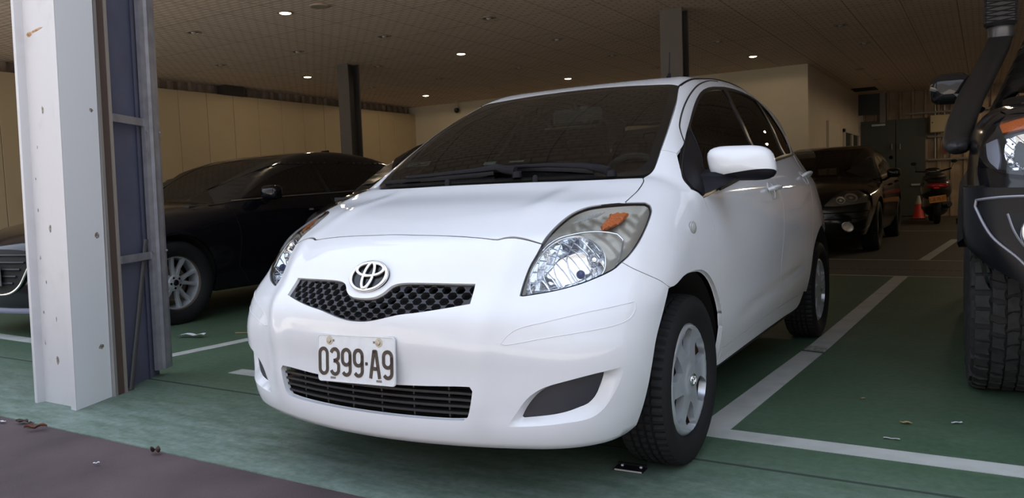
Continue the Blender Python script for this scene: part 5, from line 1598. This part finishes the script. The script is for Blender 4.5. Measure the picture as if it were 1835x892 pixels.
# dark hatchback hidden behind the white one
H2 = dict(F=make_body(
    spl([.10, .18, .24, .32, .42, .52, .60, .68, .76, .81, .86], [-.67, -.733, -.752, -.752, -.751, -.762, -.752, -.693, -.648, -.615, -.543]),
    spl([.15, .3, .45, .6, .8], [.348, .317, .303, .388, .476]),
    spl([-.80, -.70, -.6, -.5, -.3, -.1, .1, .25, .5], [.6415, .7544, .8189, .8487, .9085, .9515, 1.0109, 1.0157, 1.0302]),
    spl([-.3, .1, .3, .5, .7, .85, 1.0, 1.2, 1.5, 1.9, 2.3, 2.6, 2.75, 2.9, 3.0, 3.1], [.6976, .9966, 1.1452, 1.266, 1.3623, 1.4221, 1.4617, 1.4812, 1.5071, 1.5112, 1.4694, 1.4114, 1.3655, 1.1488, .9501, .8005]),
    spl([.1, .18, .3, .42, .55, .7, .85, .95, 1.05, 1.15, 1.25, 1.35, 1.45, 1.55], [.09, .07, .026, -.001, -.009, -.006, .024, .054, .121, .18, .219, .261, .3035, .34]),
    spl([-.9, -.6, -.4, -.2, 0, .4, .9, 1.5, 2.1, 2.46, 2.8, 3.0, 3.1], [.74, .787, .818, .84, .843, .841, .838, .838, .84, .826, .783, .7255, .6626]),
    spl([.15, .3, .5, .7, .9, 1.0], [2.93, 2.985, 3.0, 2.985, 2.95, 2.92]),
    .1024, .1463, .1504, .0856, .0322, .0541, .0254, .0262, .0178, .1925, .1263), wb=2.46, sill=.22, arch=.345, arch_z=.30, half=.84, y_corner=-.40, y_rear=2.72, fc=(.40, .55, 48), rc=(.30, .75),
          belt=[(.20, .93), (.6, .955), (1.1, .995), (1.7, 1.055), (2.2, 1.09), (2.5, 1.10)], nose_z=.815, ws_base=(.04, .62, .99, .14), ws_top=(.84, .50, 1.39),
          rail_y=(.22, .35, .5, .65, .82, 1.1, 1.5, 1.9, 2.2, 2.45), rail=(.15, .95, 42), ws_n=5,
          windows=[[(.50, 1.0), (.72, 1.15), (1.0, 1.30), (1.35, 1.36), (1.42, 1.06)], [(1.5, 1.06), (1.45, 1.365), (1.9, 1.37), (2.2, 1.29), (2.4, 1.13)]],
          strip=None, seams=[[(.30, .9), (.28, .6), (.36, .3)]], handles=[(1.3, .91)])
HB = empty('hatchback_car', (-2.28, 2.35, 0), label='black hatchback almost hidden behind the left flank of the white hatchback', cat='car')
inf2 = generic_car(HB, H2, m_bcar)
for yy in (0, 2.46):
    for sg in (1, -1): wheel(HB, sg * .738, yy, .2925, .183, .198, sg, 'cover', m_silver, .058)
hl = zpt(H2['F'], inf2['fz'], [(.51, -.6, .65), (.52, -.5, .74), (.56, -.4, .83), (.66, -.25, .85), (.74, -.3, .78), (.70, -.45, .69)])
for m_ in both(panel(H2['F'], Planar((.64, -.38, .78), (.55, -.62, .56), L=.7, back=.3), hl, res=.03, edge=.02, off=.004, depth=.008, flange=0)): m_.build('headlamp', MATS['smoked_headlamp'], HB)

# dark saloon in the second row on the right
S3 = dict(SED); S3['F'] = sedan_F(-.92, 2.72, .895, 1.475, .0, 3.75); S3['wb'] = 2.72; S3['half'] = .895; S3['y_rear'] = 3.35
S3['strip'] = None
RS = empty('saloon_car', (-.40, 8.86, 0), label='dark brown-black saloon with round twin headlamps in the second row, right of the white hatchback', cat='car')
inf3 = generic_car(RS, S3, m_bcar2)
door_mirror(RS, (.97, .92, 1.02), (.09, .07, .065), m_bcar2)
for yy in (0, 2.72):
    for sg in (1, -1): wheel(RS, sg * .78, yy, .33, .215, .215, sg, 'alloy', m_silver, .055)
F3, fz3 = S3['F'], inf3['fz']
hlp = zpt(F3, fz3, [(.36, -1, .62), (.50, -1, .72), (.66, -.9, .785), (.79, -.7, .80), (.82, -.6, .74), (.80, -.6, .655), (.66, -.9, .63), (.50, -1, .615)])
hq = panel(F3, fz3, hlp, res=.03, edge=.02, off=.004, depth=.01, flange=0)
cl_ = panel(F3, fz3, hlp, res=.03, edge=.02, off=.030, depth=.02, flange=0)
lampb = []
for (xx, zz, r_) in ((.555, .685, .056), (.715, .715, .078)):
    c_ = zpt(F3, fz3, [(xx, -.9, zz)])[0]
    nn = grad(F3, np.array([c_]))[0]
    lam = MB().lathe([(r_, .012), (r_ * .92, .010), (r_ * .6, -.006), (r_ * .34, -.008), (r_ * .3, .004), (0, .008)], 24, 'y')
    q_ = Vector((0, 1, 0)).rotation_difference(Vector(nn)).to_matrix().to_4x4()
    lampb.append(lam.moved(Matrix.Translation(c_) @ q_))
fogc = zpt(F3, fz3, [(.63, -.9, .355)])[0]
fg = MB().lathe([(.058, .004), (.05, .010), (.03, .002), (0, .006)], 20, 'y'); fg.v = [(x * 1.35, y, z) for x, y, z in fg.v]
fg = fg.moved(Matrix.Translation(fogc) @ Vector((0, 1, 0)).rotation_difference(Vector(grad(F3, np.array([fogc]))[0])).to_matrix().to_4x4())
for sg in (1, -1):
    def M(m_): return m_ if sg > 0 else m_.mirrored()
    h_ = M(hq).build('headlamp', mat('dark_lamp_bowl', (.34, .32, .28), .25, .6), RS)
    for l_ in lampb: M(l_).build('round_reflector', mat('warm_chrome', (.90, .86, .76), .38, .7), h_)
    M(cl_).build('lamp_cover', m_dlens, h_)
    M(fg).build('fog_lamp', MATS['warm_chrome'], RS)
G3 = zpt(F3, fz3, [(0, -1, .72), (.28, -1, .71), (.26, -1, .60), (.20, -1, .56), (0, -1, .55)])
panel(F3, fz3, full(G3), res=.05, edge=.03, off=.004, depth=.01, flange=0).build('grille', m_under, RS)
cg = MB().tube(bead_on(F3, fz3, full(G3), .01, h=.008), .010, 6, closed=True); cg.build('grille_surround', MATS['warm_chrome'], RS)
for zz in (.45, .53): 
    MB().tube(bead_on(F3, fz3, [(-.8, -.6, zz + .02), (-.4, -1, zz), (0, -1, zz), (.4, -1, zz), (.8, -.6, zz + .02)], .01, closed=False, h=.002), .008, 6).build('bumper_crease', m_bcar2, RS)

# lifted black pick-up on the right edge
def truck_F():
    return make_body(
        spl([.4, .5, .65, .8, .95, 1.05, 1.15, 1.25], [-.86, -.93, -.97, -.95, -.88, -.83, -.78, -.62]),
        spl([.4, .7, 1.0, 1.2], [.16, .17, .22, .25]),
        spl([-1.0, -.8, -.6, -.2, .3, .9, 1.3], [1.0, 1.14, 1.20, 1.25, 1.285, 1.32, 1.34]),
        spl([.2, .7, 1.0, 1.4, 1.7, 2.2, 2.8, 3.2, 3.5], [.95, 1.33, 1.55, 1.78, 1.86, 1.90, 1.89, 1.80, 1.60]),
        spl([.4, .6, .8, 1.0, 1.15, 1.25, 1.4, 1.6, 1.85], [.06, .02, 0, .01, .03, .06, .12, .20, .30]),
        spl([-1.1, -.7, -.3, 0, .6, 2, 3.2, 3.6], [.78, .86, .92, .93, .915, .915, .90, .80]),
        spl([.4, .8, 1.2, 1.6], [3.55, 3.6, 3.58, 3.45]),
        .08, .11, .10, .07, .02, .03, .03, .03, .05, .52, .10, hood_z=(1.25, 1.15))
TS = dict(liner=(35, 150), F=truck_F(), wb=3.1, sill=.56, arch=.47, arch_z=.42, half=.93, y_corner=-.55, y_rear=3.3, fc=(.45, .80, 48), rc=(.40, 1.2),
          belt=[(.75, 1.29), (1.2, 1.30), (2.0, 1.32), (2.7, 1.33), (3.1, 1.34)], nose_z=1.13, ws_base=(.70, .72, 1.33, .82), ws_top=(1.62, .60, 1.82),
          rail_y=(.86, 1.05, 1.25, 1.45, 1.65, 2.0, 2.5, 3.0), rail=(.25, 1.25, 45), ws_n=5,
          windows=[[(1.1, 1.33), (1.35, 1.55), (1.7, 1.72), (2.0, 1.74), (2.0, 1.35)]], strip=None, seams=[[(.85, 1.2), (.86, .8), (.9, .62)]], handles=[(1.9, 1.15)])
TR = empty('pickup_truck', (2.53, 1.52, 0), label='lifted black pick-up with snorkel and knobbly tyres, cut off at the right edge', cat='truck')
m_tblk = mat('dark_grey_black_paint', (.010, .010, .012), .15, spec=.45)
inft = generic_car(TR, TS, m_tblk)
FT, fzt, fxt = TS['F'], inft['fz'], inft['fx']
# knobbly tyres: lug blocks round a carcass
def mud_tyre():
    R, wd, rr_ = .405, .285, .22
    mb = MB().lathe([(rr_, -wd * .40), (rr_ + .02, -wd * .46), (rr_ + .09, -wd * .52), (R - .05, -wd * .50), (R - .018, -wd * .45), (R - .012, 0), (R - .018, wd * .45), (R - .05, wd * .50), (rr_ + .09, wd * .52), (rr_ + .02, wd * .46), (rr_, wd * .40)], 72, 'x')
    rg = random.Random(5)
    n = 36
    for i in range(n):
        for row, (x0, x1, ph, sk) in enumerate(((-.135, -.082, 0, .0), (-.074, -.028, .45, .25), (-.022, .022, .1, -.25), (.028, .074, .6, .25), (.082, .135, .2, .0))):
            a0 = 2 * math.pi * (i + ph) / n; da = 2 * math.pi / n * (.78 if i % 2 else .66)
            V = []
            for (x, a_, rr2) in ((x0, 0, 0), (x1, sk, 0), (x1, 1 + sk * .6, 0), ((x0 + x1) / 2 + .006, 1 - sk * .3, 0), (x0, 1 - sk * .2, 0), (x0 + .007, .5, 0)):
                for top in (0, 1):
                    edge = abs(x) > .12
                    r = (R - .02 if not top else R + .003 - (.010 if edge else 0))
                    an = a0 + da * a_
                    V.append((x * (1 if not top else .99), r * math.cos(an), r * math.sin(an)))
            k = 6
            mb.add(V, [tuple(2 * q + 1 for q in range(k))] + [(2 * q, 2 * ((q + 1) % k), 2 * ((q + 1) % k) + 1, 2 * q + 1) for q in range(k)])
        # side biters
        for sx in (-1, 1):
            if i % 2: continue
            an = 2 * math.pi * i / n; w2 = 2 * math.pi / n * .55
            V = []
            for r, h in ((R - .075, .148), (R - .02, .146)):
                for aa in (an - w2, an + w2):
                    V += [(sx * h, r * math.cos(aa), r * math.sin(aa)), (sx * (h - .02), r * math.cos(aa), r * math.sin(aa))]
            mb.add(V, [(0, 2, 6, 4), (0, 4, 5, 1), (2, 3, 7, 6), (4, 6, 7, 5), (0, 1, 3, 2)])
    return mb
m_mud = mat('worn_mud_tyre', (.022, .022, .024), .8, noise=(30, (.04, .04, .042), .4, .75))
t0 = mud_tyre().build('wheel', m_mud, TR, smooth=30)
alloy_mb(.222).build('alloy_rim', m_blkgl, t0, loc=(.08, 0, 0))
t0.location = (-.775, 0, .400); t0.rotation_euler = (0, 0, math.pi + .06)
for (xx, yy, rz) in ((.775, 0, .06), (-.775, 3.1, math.pi), (.775, 3.1, 0)):
    t_ = copy_tree(t0); t_.location = (xx, yy, .400); t_.rotation_euler = (0, 0, rz)
# wheel-arch flare (right-hand side of the truck is the one in view)
for sg in (1, -1):
    for yc in (0, 3.1):
        fl_ = MB()
        A = np.radians(np.linspace(22, 150, 24))
        xb = .90
        V = []
        for a in A:
            for r, x in ((.465, xb - .03), (.462, xb + .045), (.50, xb + .05), (.56, xb + .02), (.575, xb - .03)):
                V.append((sg * x, yc + r * math.cos(a), .43 + r * math.sin(a) * .98))
        fs = [(i * 5 + j, (i + 1) * 5 + j, (i + 1) * 5 + j + 1, i * 5 + j + 1) for i in range(23) for j in range(4)]
        fl_.add(V, fs)
        fl_.build('arch_flare', mat('textured_black_flare', (.007, .007, .009), .5, spec=.25), TR)
# front corner: lamp, bumper wing with piping, fog lamp
fy0 = Planar((0, -1, .9), (0, -1, 0), L=1.4, back=.3)
fyd = Planar((.75, -.8, .9), (.42, -.9, .1), L=1.2, back=.5)
def zx(pts): return [tuple(p) for p in lift(FT, *fy0.rays(fy0.uv(np.array([(x, -1, z) for x, z in pts]))), fy0.L)]
lp = zx([(.52, 1.135), (.70, 1.14), (.815, 1.115), (.855, 1.06), (.84, .99), (.80, .945), (.70, .925), (.52, .93)])
li_ = zx([(.52, 1.138), (.70, 1.142), (.80, 1.122), (.79, 1.092), (.70, 1.104), (.52, 1.102)])
dr = zx([(.808, 1.075), (.842, 1.06), (.835, 1.0), (.806, .96), (.800, 1.0)])
bow = zx([(.52, 1.085), (.70, 1.088), (.782, 1.072), (.785, 1.0), (.765, .955), (.70, .945), (.52, .95)])
def fp(pts, off, res=.03, depth=.01): return panel(FT, fyd, pts, res=res, edge=.02, off=off, depth=depth, flange=0)
def F_bump(x, y, z):
    g = smax(-1.02 + .09 * x * x + .05 * (z - .75) - y, np.abs(x) - .925 + .10 * sst(.75, .5, z), .16)
    return smax(g, z - 1.2, .02)
fzb = CylZ(0, -.2, -1, far=1.6)
def zb(pts): return [tuple(p) for p in lift(F_bump, *fzb.rays(fzb.uv(np.array(pts, float))), fzb.L)]
bo = zb([(0, -1, .895), (.6, -1, .90), (.86, -.9, .905), (.925, -.7, .91), (.925, -.52, .90), (.92, -.56, .80), (.90, -.72, .735), (.87, -.86, .67), (.80, -.98, .60), (.70, -1, .555), (0, -1, .545)])
panel(F_bump, fzb, full(bo), res=.05, edge=.03, depth=.07, flange=0).build('steel_bumper', mat('satin_black_bumper', (.005, .005, .007), .28, spec=.25), TR)
fillm = panel(FT, fzt, zpt(FT, fzt, [(.0, -1, .96), (.5, -1, .955), (.80, -.8, .955), (.90, -.6, .98), (.90, -.6, .87), (0, -1, .87)]), res=.05, edge=.03, off=.012, depth=.02, flange=0)
pipl = [(.60, -1, .872), (.78, -.95, .872), (.862, -.9, .862), (.868, -.9, .84), (.835, -.95, .74), (.79, -1, .67), (.72, -1, .61), (.62, -1, .575)]
pipm = MB().tube(bead_on(F_bump, fzb, zb(pipl), .01, closed=False, h=.003), .005, 6)
fgc = np.array(zb([(.70, -1, .755)])[0]); fgn = grad(F_bump, fgc[None])[0]
qm = Matrix.Translation(tuple(fgc + fgn * .004)) @ Vector((0, 1, 0)).rotation_difference(Vector(fgn)).to_matrix().to_4x4()
fring = MB().lathe([(.050, .0), (.054, .012), (.064, .014), (.072, .006), (.074, -.004)], 32, 'y').moved(qm)
fbul = MB().lathe([(.052, .004), (.03, .001), (.014, .001), (.010, .008), (0, .010)], 24, 'y').moved(qm)
pk = zb([(.795, -.97, .815), (.60, -1, .82), (.60, -1, .66), (.68, -1, .66), (.75, -1, .695), (.775, -.98, .75)])
fpk = panel(F_bump, fzb, pk, res=.03, edge=.02, off=.002, depth=.006, flange=0)
pip2 = MB().tube(bead_on(F_bump, fzb, zb([(.797, -.97, .815), (.778, -.98, .75), (.752, -1, .695), (.685, -1, .66)]), .01, closed=False, h=.004), .004, 6)
m_pip = mat('grey_piping', (.22, .22, .25), .4, .5)
for sg in (1, -1):
    def M(m_): return m_ if sg > 0 else m_.mirrored()
    h_ = M(fp(lp, .004)).build('headlamp', mat('lamp_dark_bowl', (.06, .06, .06), .15, .5), TR)
    bu2 = fyd.uv(np.array(bow))
    M(fp(bow, lambda uv, P: .012 - .02 * sst(0, .05, seg_dist(uv, bu2)) + .005 * np.sin(uv[:, 0] * 260), res=.012)).build('reflector', m_refl, h_)
    M(fp(dr, .012)).build('side_lamp', mat('pale_lens_block', (.42, .45, .54), .2, .3), h_)
    M(fp(li_, .016)).build('indicator', m_orange, TR)
    M(fp(lp, .030, depth=.026)).build('lamp_cover', m_dlens, h_)
    M(fillm).build('lamp_underside', m_blkgl, TR)
    M(pipm).build('bumper_piping', m_pip, TR)
    M(fpk).build('fog_lamp_pocket', m_under, TR)
    M(pip2).build('pocket_edge', m_pip, TR)
    f_ = M(fring).build('fog_lamp', m_chrome, TR)
    M(fbul).build('fog_reflector', MATS['warm_chrome'], f_)
# snorkel with ram head, mirrors
m_sn = mat('matt_snorkel_plastic', (.018, .018, .020), .45)
sn = MB().tube([(-.955, -.245, 1.070), (-.956, -.225, 1.072), (-.957, -.16, 1.078), (-.965, .02, 1.10), (-.955, .30, 1.20), (-.92, .62, 1.34), (-.86, .95, 1.50), (-.80, 1.22, 1.66), (-.775, 1.30, 1.76)],
               [.006, .034, .048, .052, .055, .056, .056, .055, .054], 14, squash=(1.15, .8)).build('snorkel', m_sn, TR)
MB().bbox(-.865, -.70, 1.20, 1.34, 1.79, 1.96, .015).build('ram_head', m_sn, sn)
mg = MB()
for k in range(6):
    mg.tube([(-.86, 1.195, 1.80 + k * .027), (-.705, 1.195, 1.82 + k * .027)], .003, 4).tube([(-.86, 1.195, 1.82 + k * .027), (-.705, 1.195, 1.80 + k * .027)], .003, 4)
mg.build('head_mesh', m_gr, sn)
MB().lathe([(.060, -.05), (.066, -.045), (.066, .0), (.070, .012), (.062, .02)], 20, 'z', (-.78, 1.28, 1.77)).build('clamp_band', mat('clamp_grey', (.10, .10, .11), .3, .5), sn)
door_mirror(TR, (1.02, .90, 1.425), (.10, .07, .085), m_blkgl)
MB().tube([(-.93, .84, 1.335), (-.915, .84, 1.36), (-1.115, .85, 1.43)], .012, 6).build('mirror_stay', m_chrome, TR)

# scooter at the back wall
SCO = empty('motor_scooter', (.86, 15.1, 0), .12, label='black motor scooter seen from behind against the back wall, amber plate on its tail', cat='scooter')
m_sc = mat('scooter_black', (.010, .010, .011), .25, coat=.6)
def ellip(c, r, n=20, m=10, p=.8):
    V = []
    for i in range(m + 1):
        e = -math.pi / 2 + math.pi * i / m
        for j in range(n):
            a = 2 * math.pi * j / n
            def pw(v): return math.copysign(abs(v) ** p, v)
            V.append((c[0] + r[0] * pw(math.cos(e)) * pw(math.cos(a)), c[1] + r[1] * pw(math.sin(e)), c[2] + r[2] * pw(math.cos(e)) * pw(math.sin(a))))
    return MB().add(V, [(i * n + j, (i + 1) * n + j, (i + 1) * n + (j + 1) % n, i * n + (j + 1) % n) for i in range(m) for j in range(n)])
ellip((0, .30, .70), (.29, .46, .24)).build('tail_cowl', m_sc, SCO)
ellip((0, .42, .40), (.25, .40, .26)).build('lower_fairing', m_sc, SCO)
ellip((0, .42, .93), (.20, .45, .085)).build('saddle', mat('saddle_vinyl', (.012, .012, .012), .5), SCO)
MB().prism([(-.12, .32), (.12, .32), (.10, .62), (-.10, .62)], -.16, -.13, 'y').moved(Matrix.Identity(4)).build('rear_mudguard', m_blk, SCO)
w0 = MB().lathe([(.15, -.05), (.20, -.062), (.24, -.05), (.255, -.02), (.255, .02), (.24, .05), (.20, .062), (.15, .05)], 36, 'x').build('wheel', m_rub, SCO)
w0.location = (0, .05, .255)
MB().lathe([(0, .02), (.05, .03), (.15, .03), (.15, -.03), (0, -.02)], 24, 'x').build('rim', m_silver, w0)
w1 = copy_tree(w0); w1.location = (0, 1.30, .255)
MB().bbox(-.22, .22, .55, 1.05, .26, .34, .02).bbox(-.20, .20, 1.0, 1.1, .3, .95, .03).build('floorboard_and_shield', m_sc, SCO)
MB().tube([(0, 1.25, .3), (0, 1.08, .95), (0, 1.03, 1.04)], .03, 10).build('steering_column', m_blk, SCO)
MB().tube([(-.33, .92, 1.06), (-.15, 1.02, 1.05), (.15, 1.02, 1.05), (.33, .92, 1.10)], .018, 8).build('handlebar', m_blk, SCO)
ellip((0, 1.06, 1.04), (.16, .10, .09)).build('instrument_cowl', m_sc, SCO)
for sx, zt in ((-.30, 1.22), (.32, 1.25)):
    ms = MB().tube([(sx, .96, 1.08), (sx * 1.15, .98, zt - .05)], .006, 6).join(ellip((sx * 1.2, .98, zt), (.055, .012, .035)))
    ms.build('rear_mirror', m_blk, SCO)
ellip((0, -.135, .76), (.19, .04, .05)).build('tail_lamp', mat('scooter_red_lens', (.30, .012, .012), .12), SCO)
ellip((-.02, -.165, .715), (.05, .014, .018)).build('red_reflector', mat('bright_red', (.8, .03, .02), .2), SCO)
pl = empty('number_plate', (0, -.185, .50)); pl.parent = SCO; pl.rotation_euler = (-.15, -.12, 0)
MB().bbox(-.15, .15, -.002, .002, -.065, .065, .002).build('plate_sheet', mat('amber_plate', (.55, .22, .03), .5), pl, smooth=0)
def seg_glyph(mb, ch, xc, w_, h_, t):
    S7 = {'L': [[(-1, 1), (-1, -1), (1, -1)]], 'J': [[(1, 1), (1, -1), (-1, -1), (-1, -.3)]], 'E': [[(1, 1), (-1, 1), (-1, -1), (1, -1)], [(-1, 0), (.7, 0)]], 'P': [[(-1, -1), (-1, 1), (1, 1), (1, 0), (-1, 0)]],
          '6': [[(1, 1), (-1, 1), (-1, -1), (1, -1), (1, 0), (-1, 0)]], '3': [[(-1, 1), (1, 1), (1, -1), (-1, -1)], [(-.5, 0), (1, 0)]], '7': [[(-1, 1), (1, 1), (-.2, -1)]]}
    for ln in S7[ch]: stroke(mb, [(xc + a * w_, b * h_) for a, b in ln], t, .002, .004, lambda a, b, h: (a, -h, b))
gm = MB()
for ch, xc in zip('LJEP637', (-.118, -.080, -.042, .006, .044, .082, .120)): seg_glyph(gm, ch, xc, .012, .030, .008)
gm.build('characters', mat('plate_dark_red', (.14, .03, .02), .5), pl, smooth=0)
MB().tube([(.13, .15, .33), (.19, -.05, .36), (.20, -.22, .40)], [.03, .05, .05], 12).build('silencer', mat('dark_silencer', (.03, .03, .03), .4, .5), SCO)

# red cone, switch box, conduit
CN = empty('traffic_cone', (.40, 17.2, 0), label='small red traffic cone with pale top beside the scooter, by the back wall', cat='cone')
MB().bbox(-.16, .16, -.16, .16, 0, .03, .006).build('base', mat('cone_base', (.05, .02, .015), .7), CN)
MB().lathe([(.13, .03), (.115, .05), (.066, .34)], 24).build('body', mat('cone_red', (.55, .03, .02), .5), CN)
MB().lathe([(.066, .34), (.028, .52), (.0, .53)], 24).build('pale_top', mat('cone_pale', (.42, .40, .37), .6), CN)
BX = empty('switch_box', (.76, 18.52, 2.17), label='beige electrical switch box fixed to the rails on the back wall', cat='electrical box')
MB().bbox(-.20, .20, -.10, .04, -.20, .20, .008).build('enclosure', mat('box_beige', (.47, .40, .25), .5), BX, smooth=0)
MB().bbox(-.19, .19, -.112, -.10, -.19, .19, .004).build('cover', MATS['box_beige'], BX, smooth=0)
MB().lathe([(0, -.008), (.012, -.006), (.014, 0)], 12, 'y', (-.15, -.112, .03)).build('latch', m_dark, BX)
CD = empty('conduit_pair', (.76, 18.595, 0), label='two pale conduit pipes rising behind the beige switch box', cat='pipe')
for sx in (-.10, .09):
    MB().tube([(sx, .0, 1.34), (sx, .0, 2.62)], .018, 10).build('pipe', mat('conduit_grey', (.38, .37, .34), .5), CD)
CB = empty('hanging_cable', (1.12, 18.5, 0), label='black cable looping down from the ceiling beside the switch box', cat='cable')
MB().tube([(0.02, 0, 2.98), (.0, 0, 2.75), (.05, -.02, 2.55), (.13, -.02, 2.3), (.22, -.02, 2.05), (.20, 0, 1.95), (.05, 0, 1.98), (-.14, 0, 2.03)], .014, 6).build('cable', m_blk, CB)
MB().bbox(-.08, .06, -.02, .05, 2.58, 2.98, .02).build('junction', mat('rusty_brown_box', (.10, .05, .035), .8), CB)
NT = tag(MB().bbox(-.055, .055, -.004, .004, -.11, .11, .002).build('wall_notice', mat('dull_red_notice', (.20, .05, .035), .6), smooth=0), 'small dull red notice on the corrugated back wall below the switch box', 'notice')
NT.location = (.86, 18.545, 1.56)

# ------------------------------------------------------------------ things lying on the floor
cl = empty('plastic_clip', (.655, -.165, 0.002), .05, label='black plastic clip with a pale front edge lying before the front tyre', cat='plastic part')
MB().bbox(-.052, .052, -.024, .026, 0, .006, .0015).bbox(-.050, .050, .016, .026, .006, .014, .001).build('strip', m_blk, cl, smooth=0)
MB().bbox(-.048, .048, -.027, -.022, .0, .005, .001).build('pale_edge', mat('pale_edge', (.42, .42, .40), .5), cl, smooth=0)
for sx in (-.032, .034): MB().lathe([(0, .012), (.005, .011), (.006, .005)], 10, 'z', (sx, .010, 0)).build('stud', m_silver, cl)
def scrap(name, loc, sx, sy, rz, m, label, cat, seed, curl=.01):
    rr = random.Random(seed)
    n, k = 9, 4
    V = []
    for i in range(n):
        t = i / (n - 1)
        wv = math.sin(math.pi * min(1, max(0, t))) ** .6 if cat == 'leaf' else 1
        for j in range(k):
            s_ = j / (k - 1) - .5
            V.append(((t - .5) * sx, s_ * sy * wv + rr.uniform(-.08, .08) * sy, .003 + curl * (abs(s_) * 1.3 + abs(math.sin(t * 5 + seed)) * .7)))
    fs = [(i * k + j, (i + 1) * k + j, (i + 1) * k + j + 1, i * k + j + 1) for i in range(n - 1) for j in range(k - 1)]
    mb = MB().add(V + [(x, y, z - .0012) for x, y, z in V], fs + [tuple(q + n * k for q in f[::-1]) for f in fs])
    o_ = mb.build(name, m)
    o_.location = loc; o_.rotation_euler = (0, 0, rz)
    return tag(o_, label, cat)
m_paper = mat('crumpled_paper', (.52, .54, .55), .8)
m_leaf = mat('dry_dark_leaf', (.045, .022, .016), .9)
m_leaf2 = mat('dry_red_leaf', (.13, .05, .03), .9)
scrap('paper_scrap', (-3.18, .98, 0), .20, .05, .35, m_paper, 'crumpled white paper scrap on the green floor behind the galvanised post', 'paper', 3, .02)
tag(MB().tube([(-2.98, 1.20, .008), (-2.8, 1.26, .010), (-2.6, 1.34, .02), (-2.45, 1.38, .012)], .004, 5).build('dry_twig', mat('dry_twig', (.26, .15, .08), .8)), 'thin dry twig on the green floor beside the white car, behind the paper', 'twig')

scrap('dry_leaf', (-2.02, -.765, 0), .07, .035, .3, m_leaf, 'dark dry leaf on the brown paving, left one of a pair below the pillar', 'leaf', 1)
scrap('dry_leaf', (-1.93, -.775, 0), .06, .03, -.5, m_leaf, 'dark dry leaf on the brown paving, right one of a pair below the pillar', 'leaf', 2)
scrap('dry_leaf', (-1.84, -.80, 0), .09, .03, .8, m_leaf2, 'reddish curled leaf on the brown paving, right of the two dark ones', 'leaf', 4, .018)
scrap('dry_leaf', (-1.05, -.77, 0), .045, .03, .2, m_leaf, 'single dark leaf on the brown paving at the edge of the green floor', 'leaf', 5, .018)
scrap('pale_crumb', (-2.12, -.80, 0), .04, .012, .1, m_paper, 'tiny pale fleck on the brown paving left of the leaves', 'litter', 6, .004)
scrap('pale_crumb', (-1.14, -.95, 0), .022, .012, 1.0, m_paper, 'tiny white fleck in the middle of the brown paving', 'litter', 7, .006)
m_tan = mat('tan_leaf', (.32, .25, .12), .9)
scrap('leaf_fragment', (1.42, .74, 0), .045, .018, .2, m_tan, 'tan leaf fragment on the green floor right of the bay line', 'leaf', 8, .006)
scrap('leaf_fragment', (1.59, .82, 0), .040, .012, .5, m_paper, 'pale fragment on the green floor halfway between bay line and truck tyre', 'litter', 9, .004)
scrap('leaf_fragment', (1.39, .52, 0), .055, .008, .0, m_paper, 'thin pale sliver on the green floor just behind the white front line', 'litter', 10, .003)
scrap('leaf_fragment', (1.23, 1.05, 0), .022, .012, .4, m_tan, 'small tan fragment on the green floor nearest the middle of the empty bay', 'leaf', 11, .004)
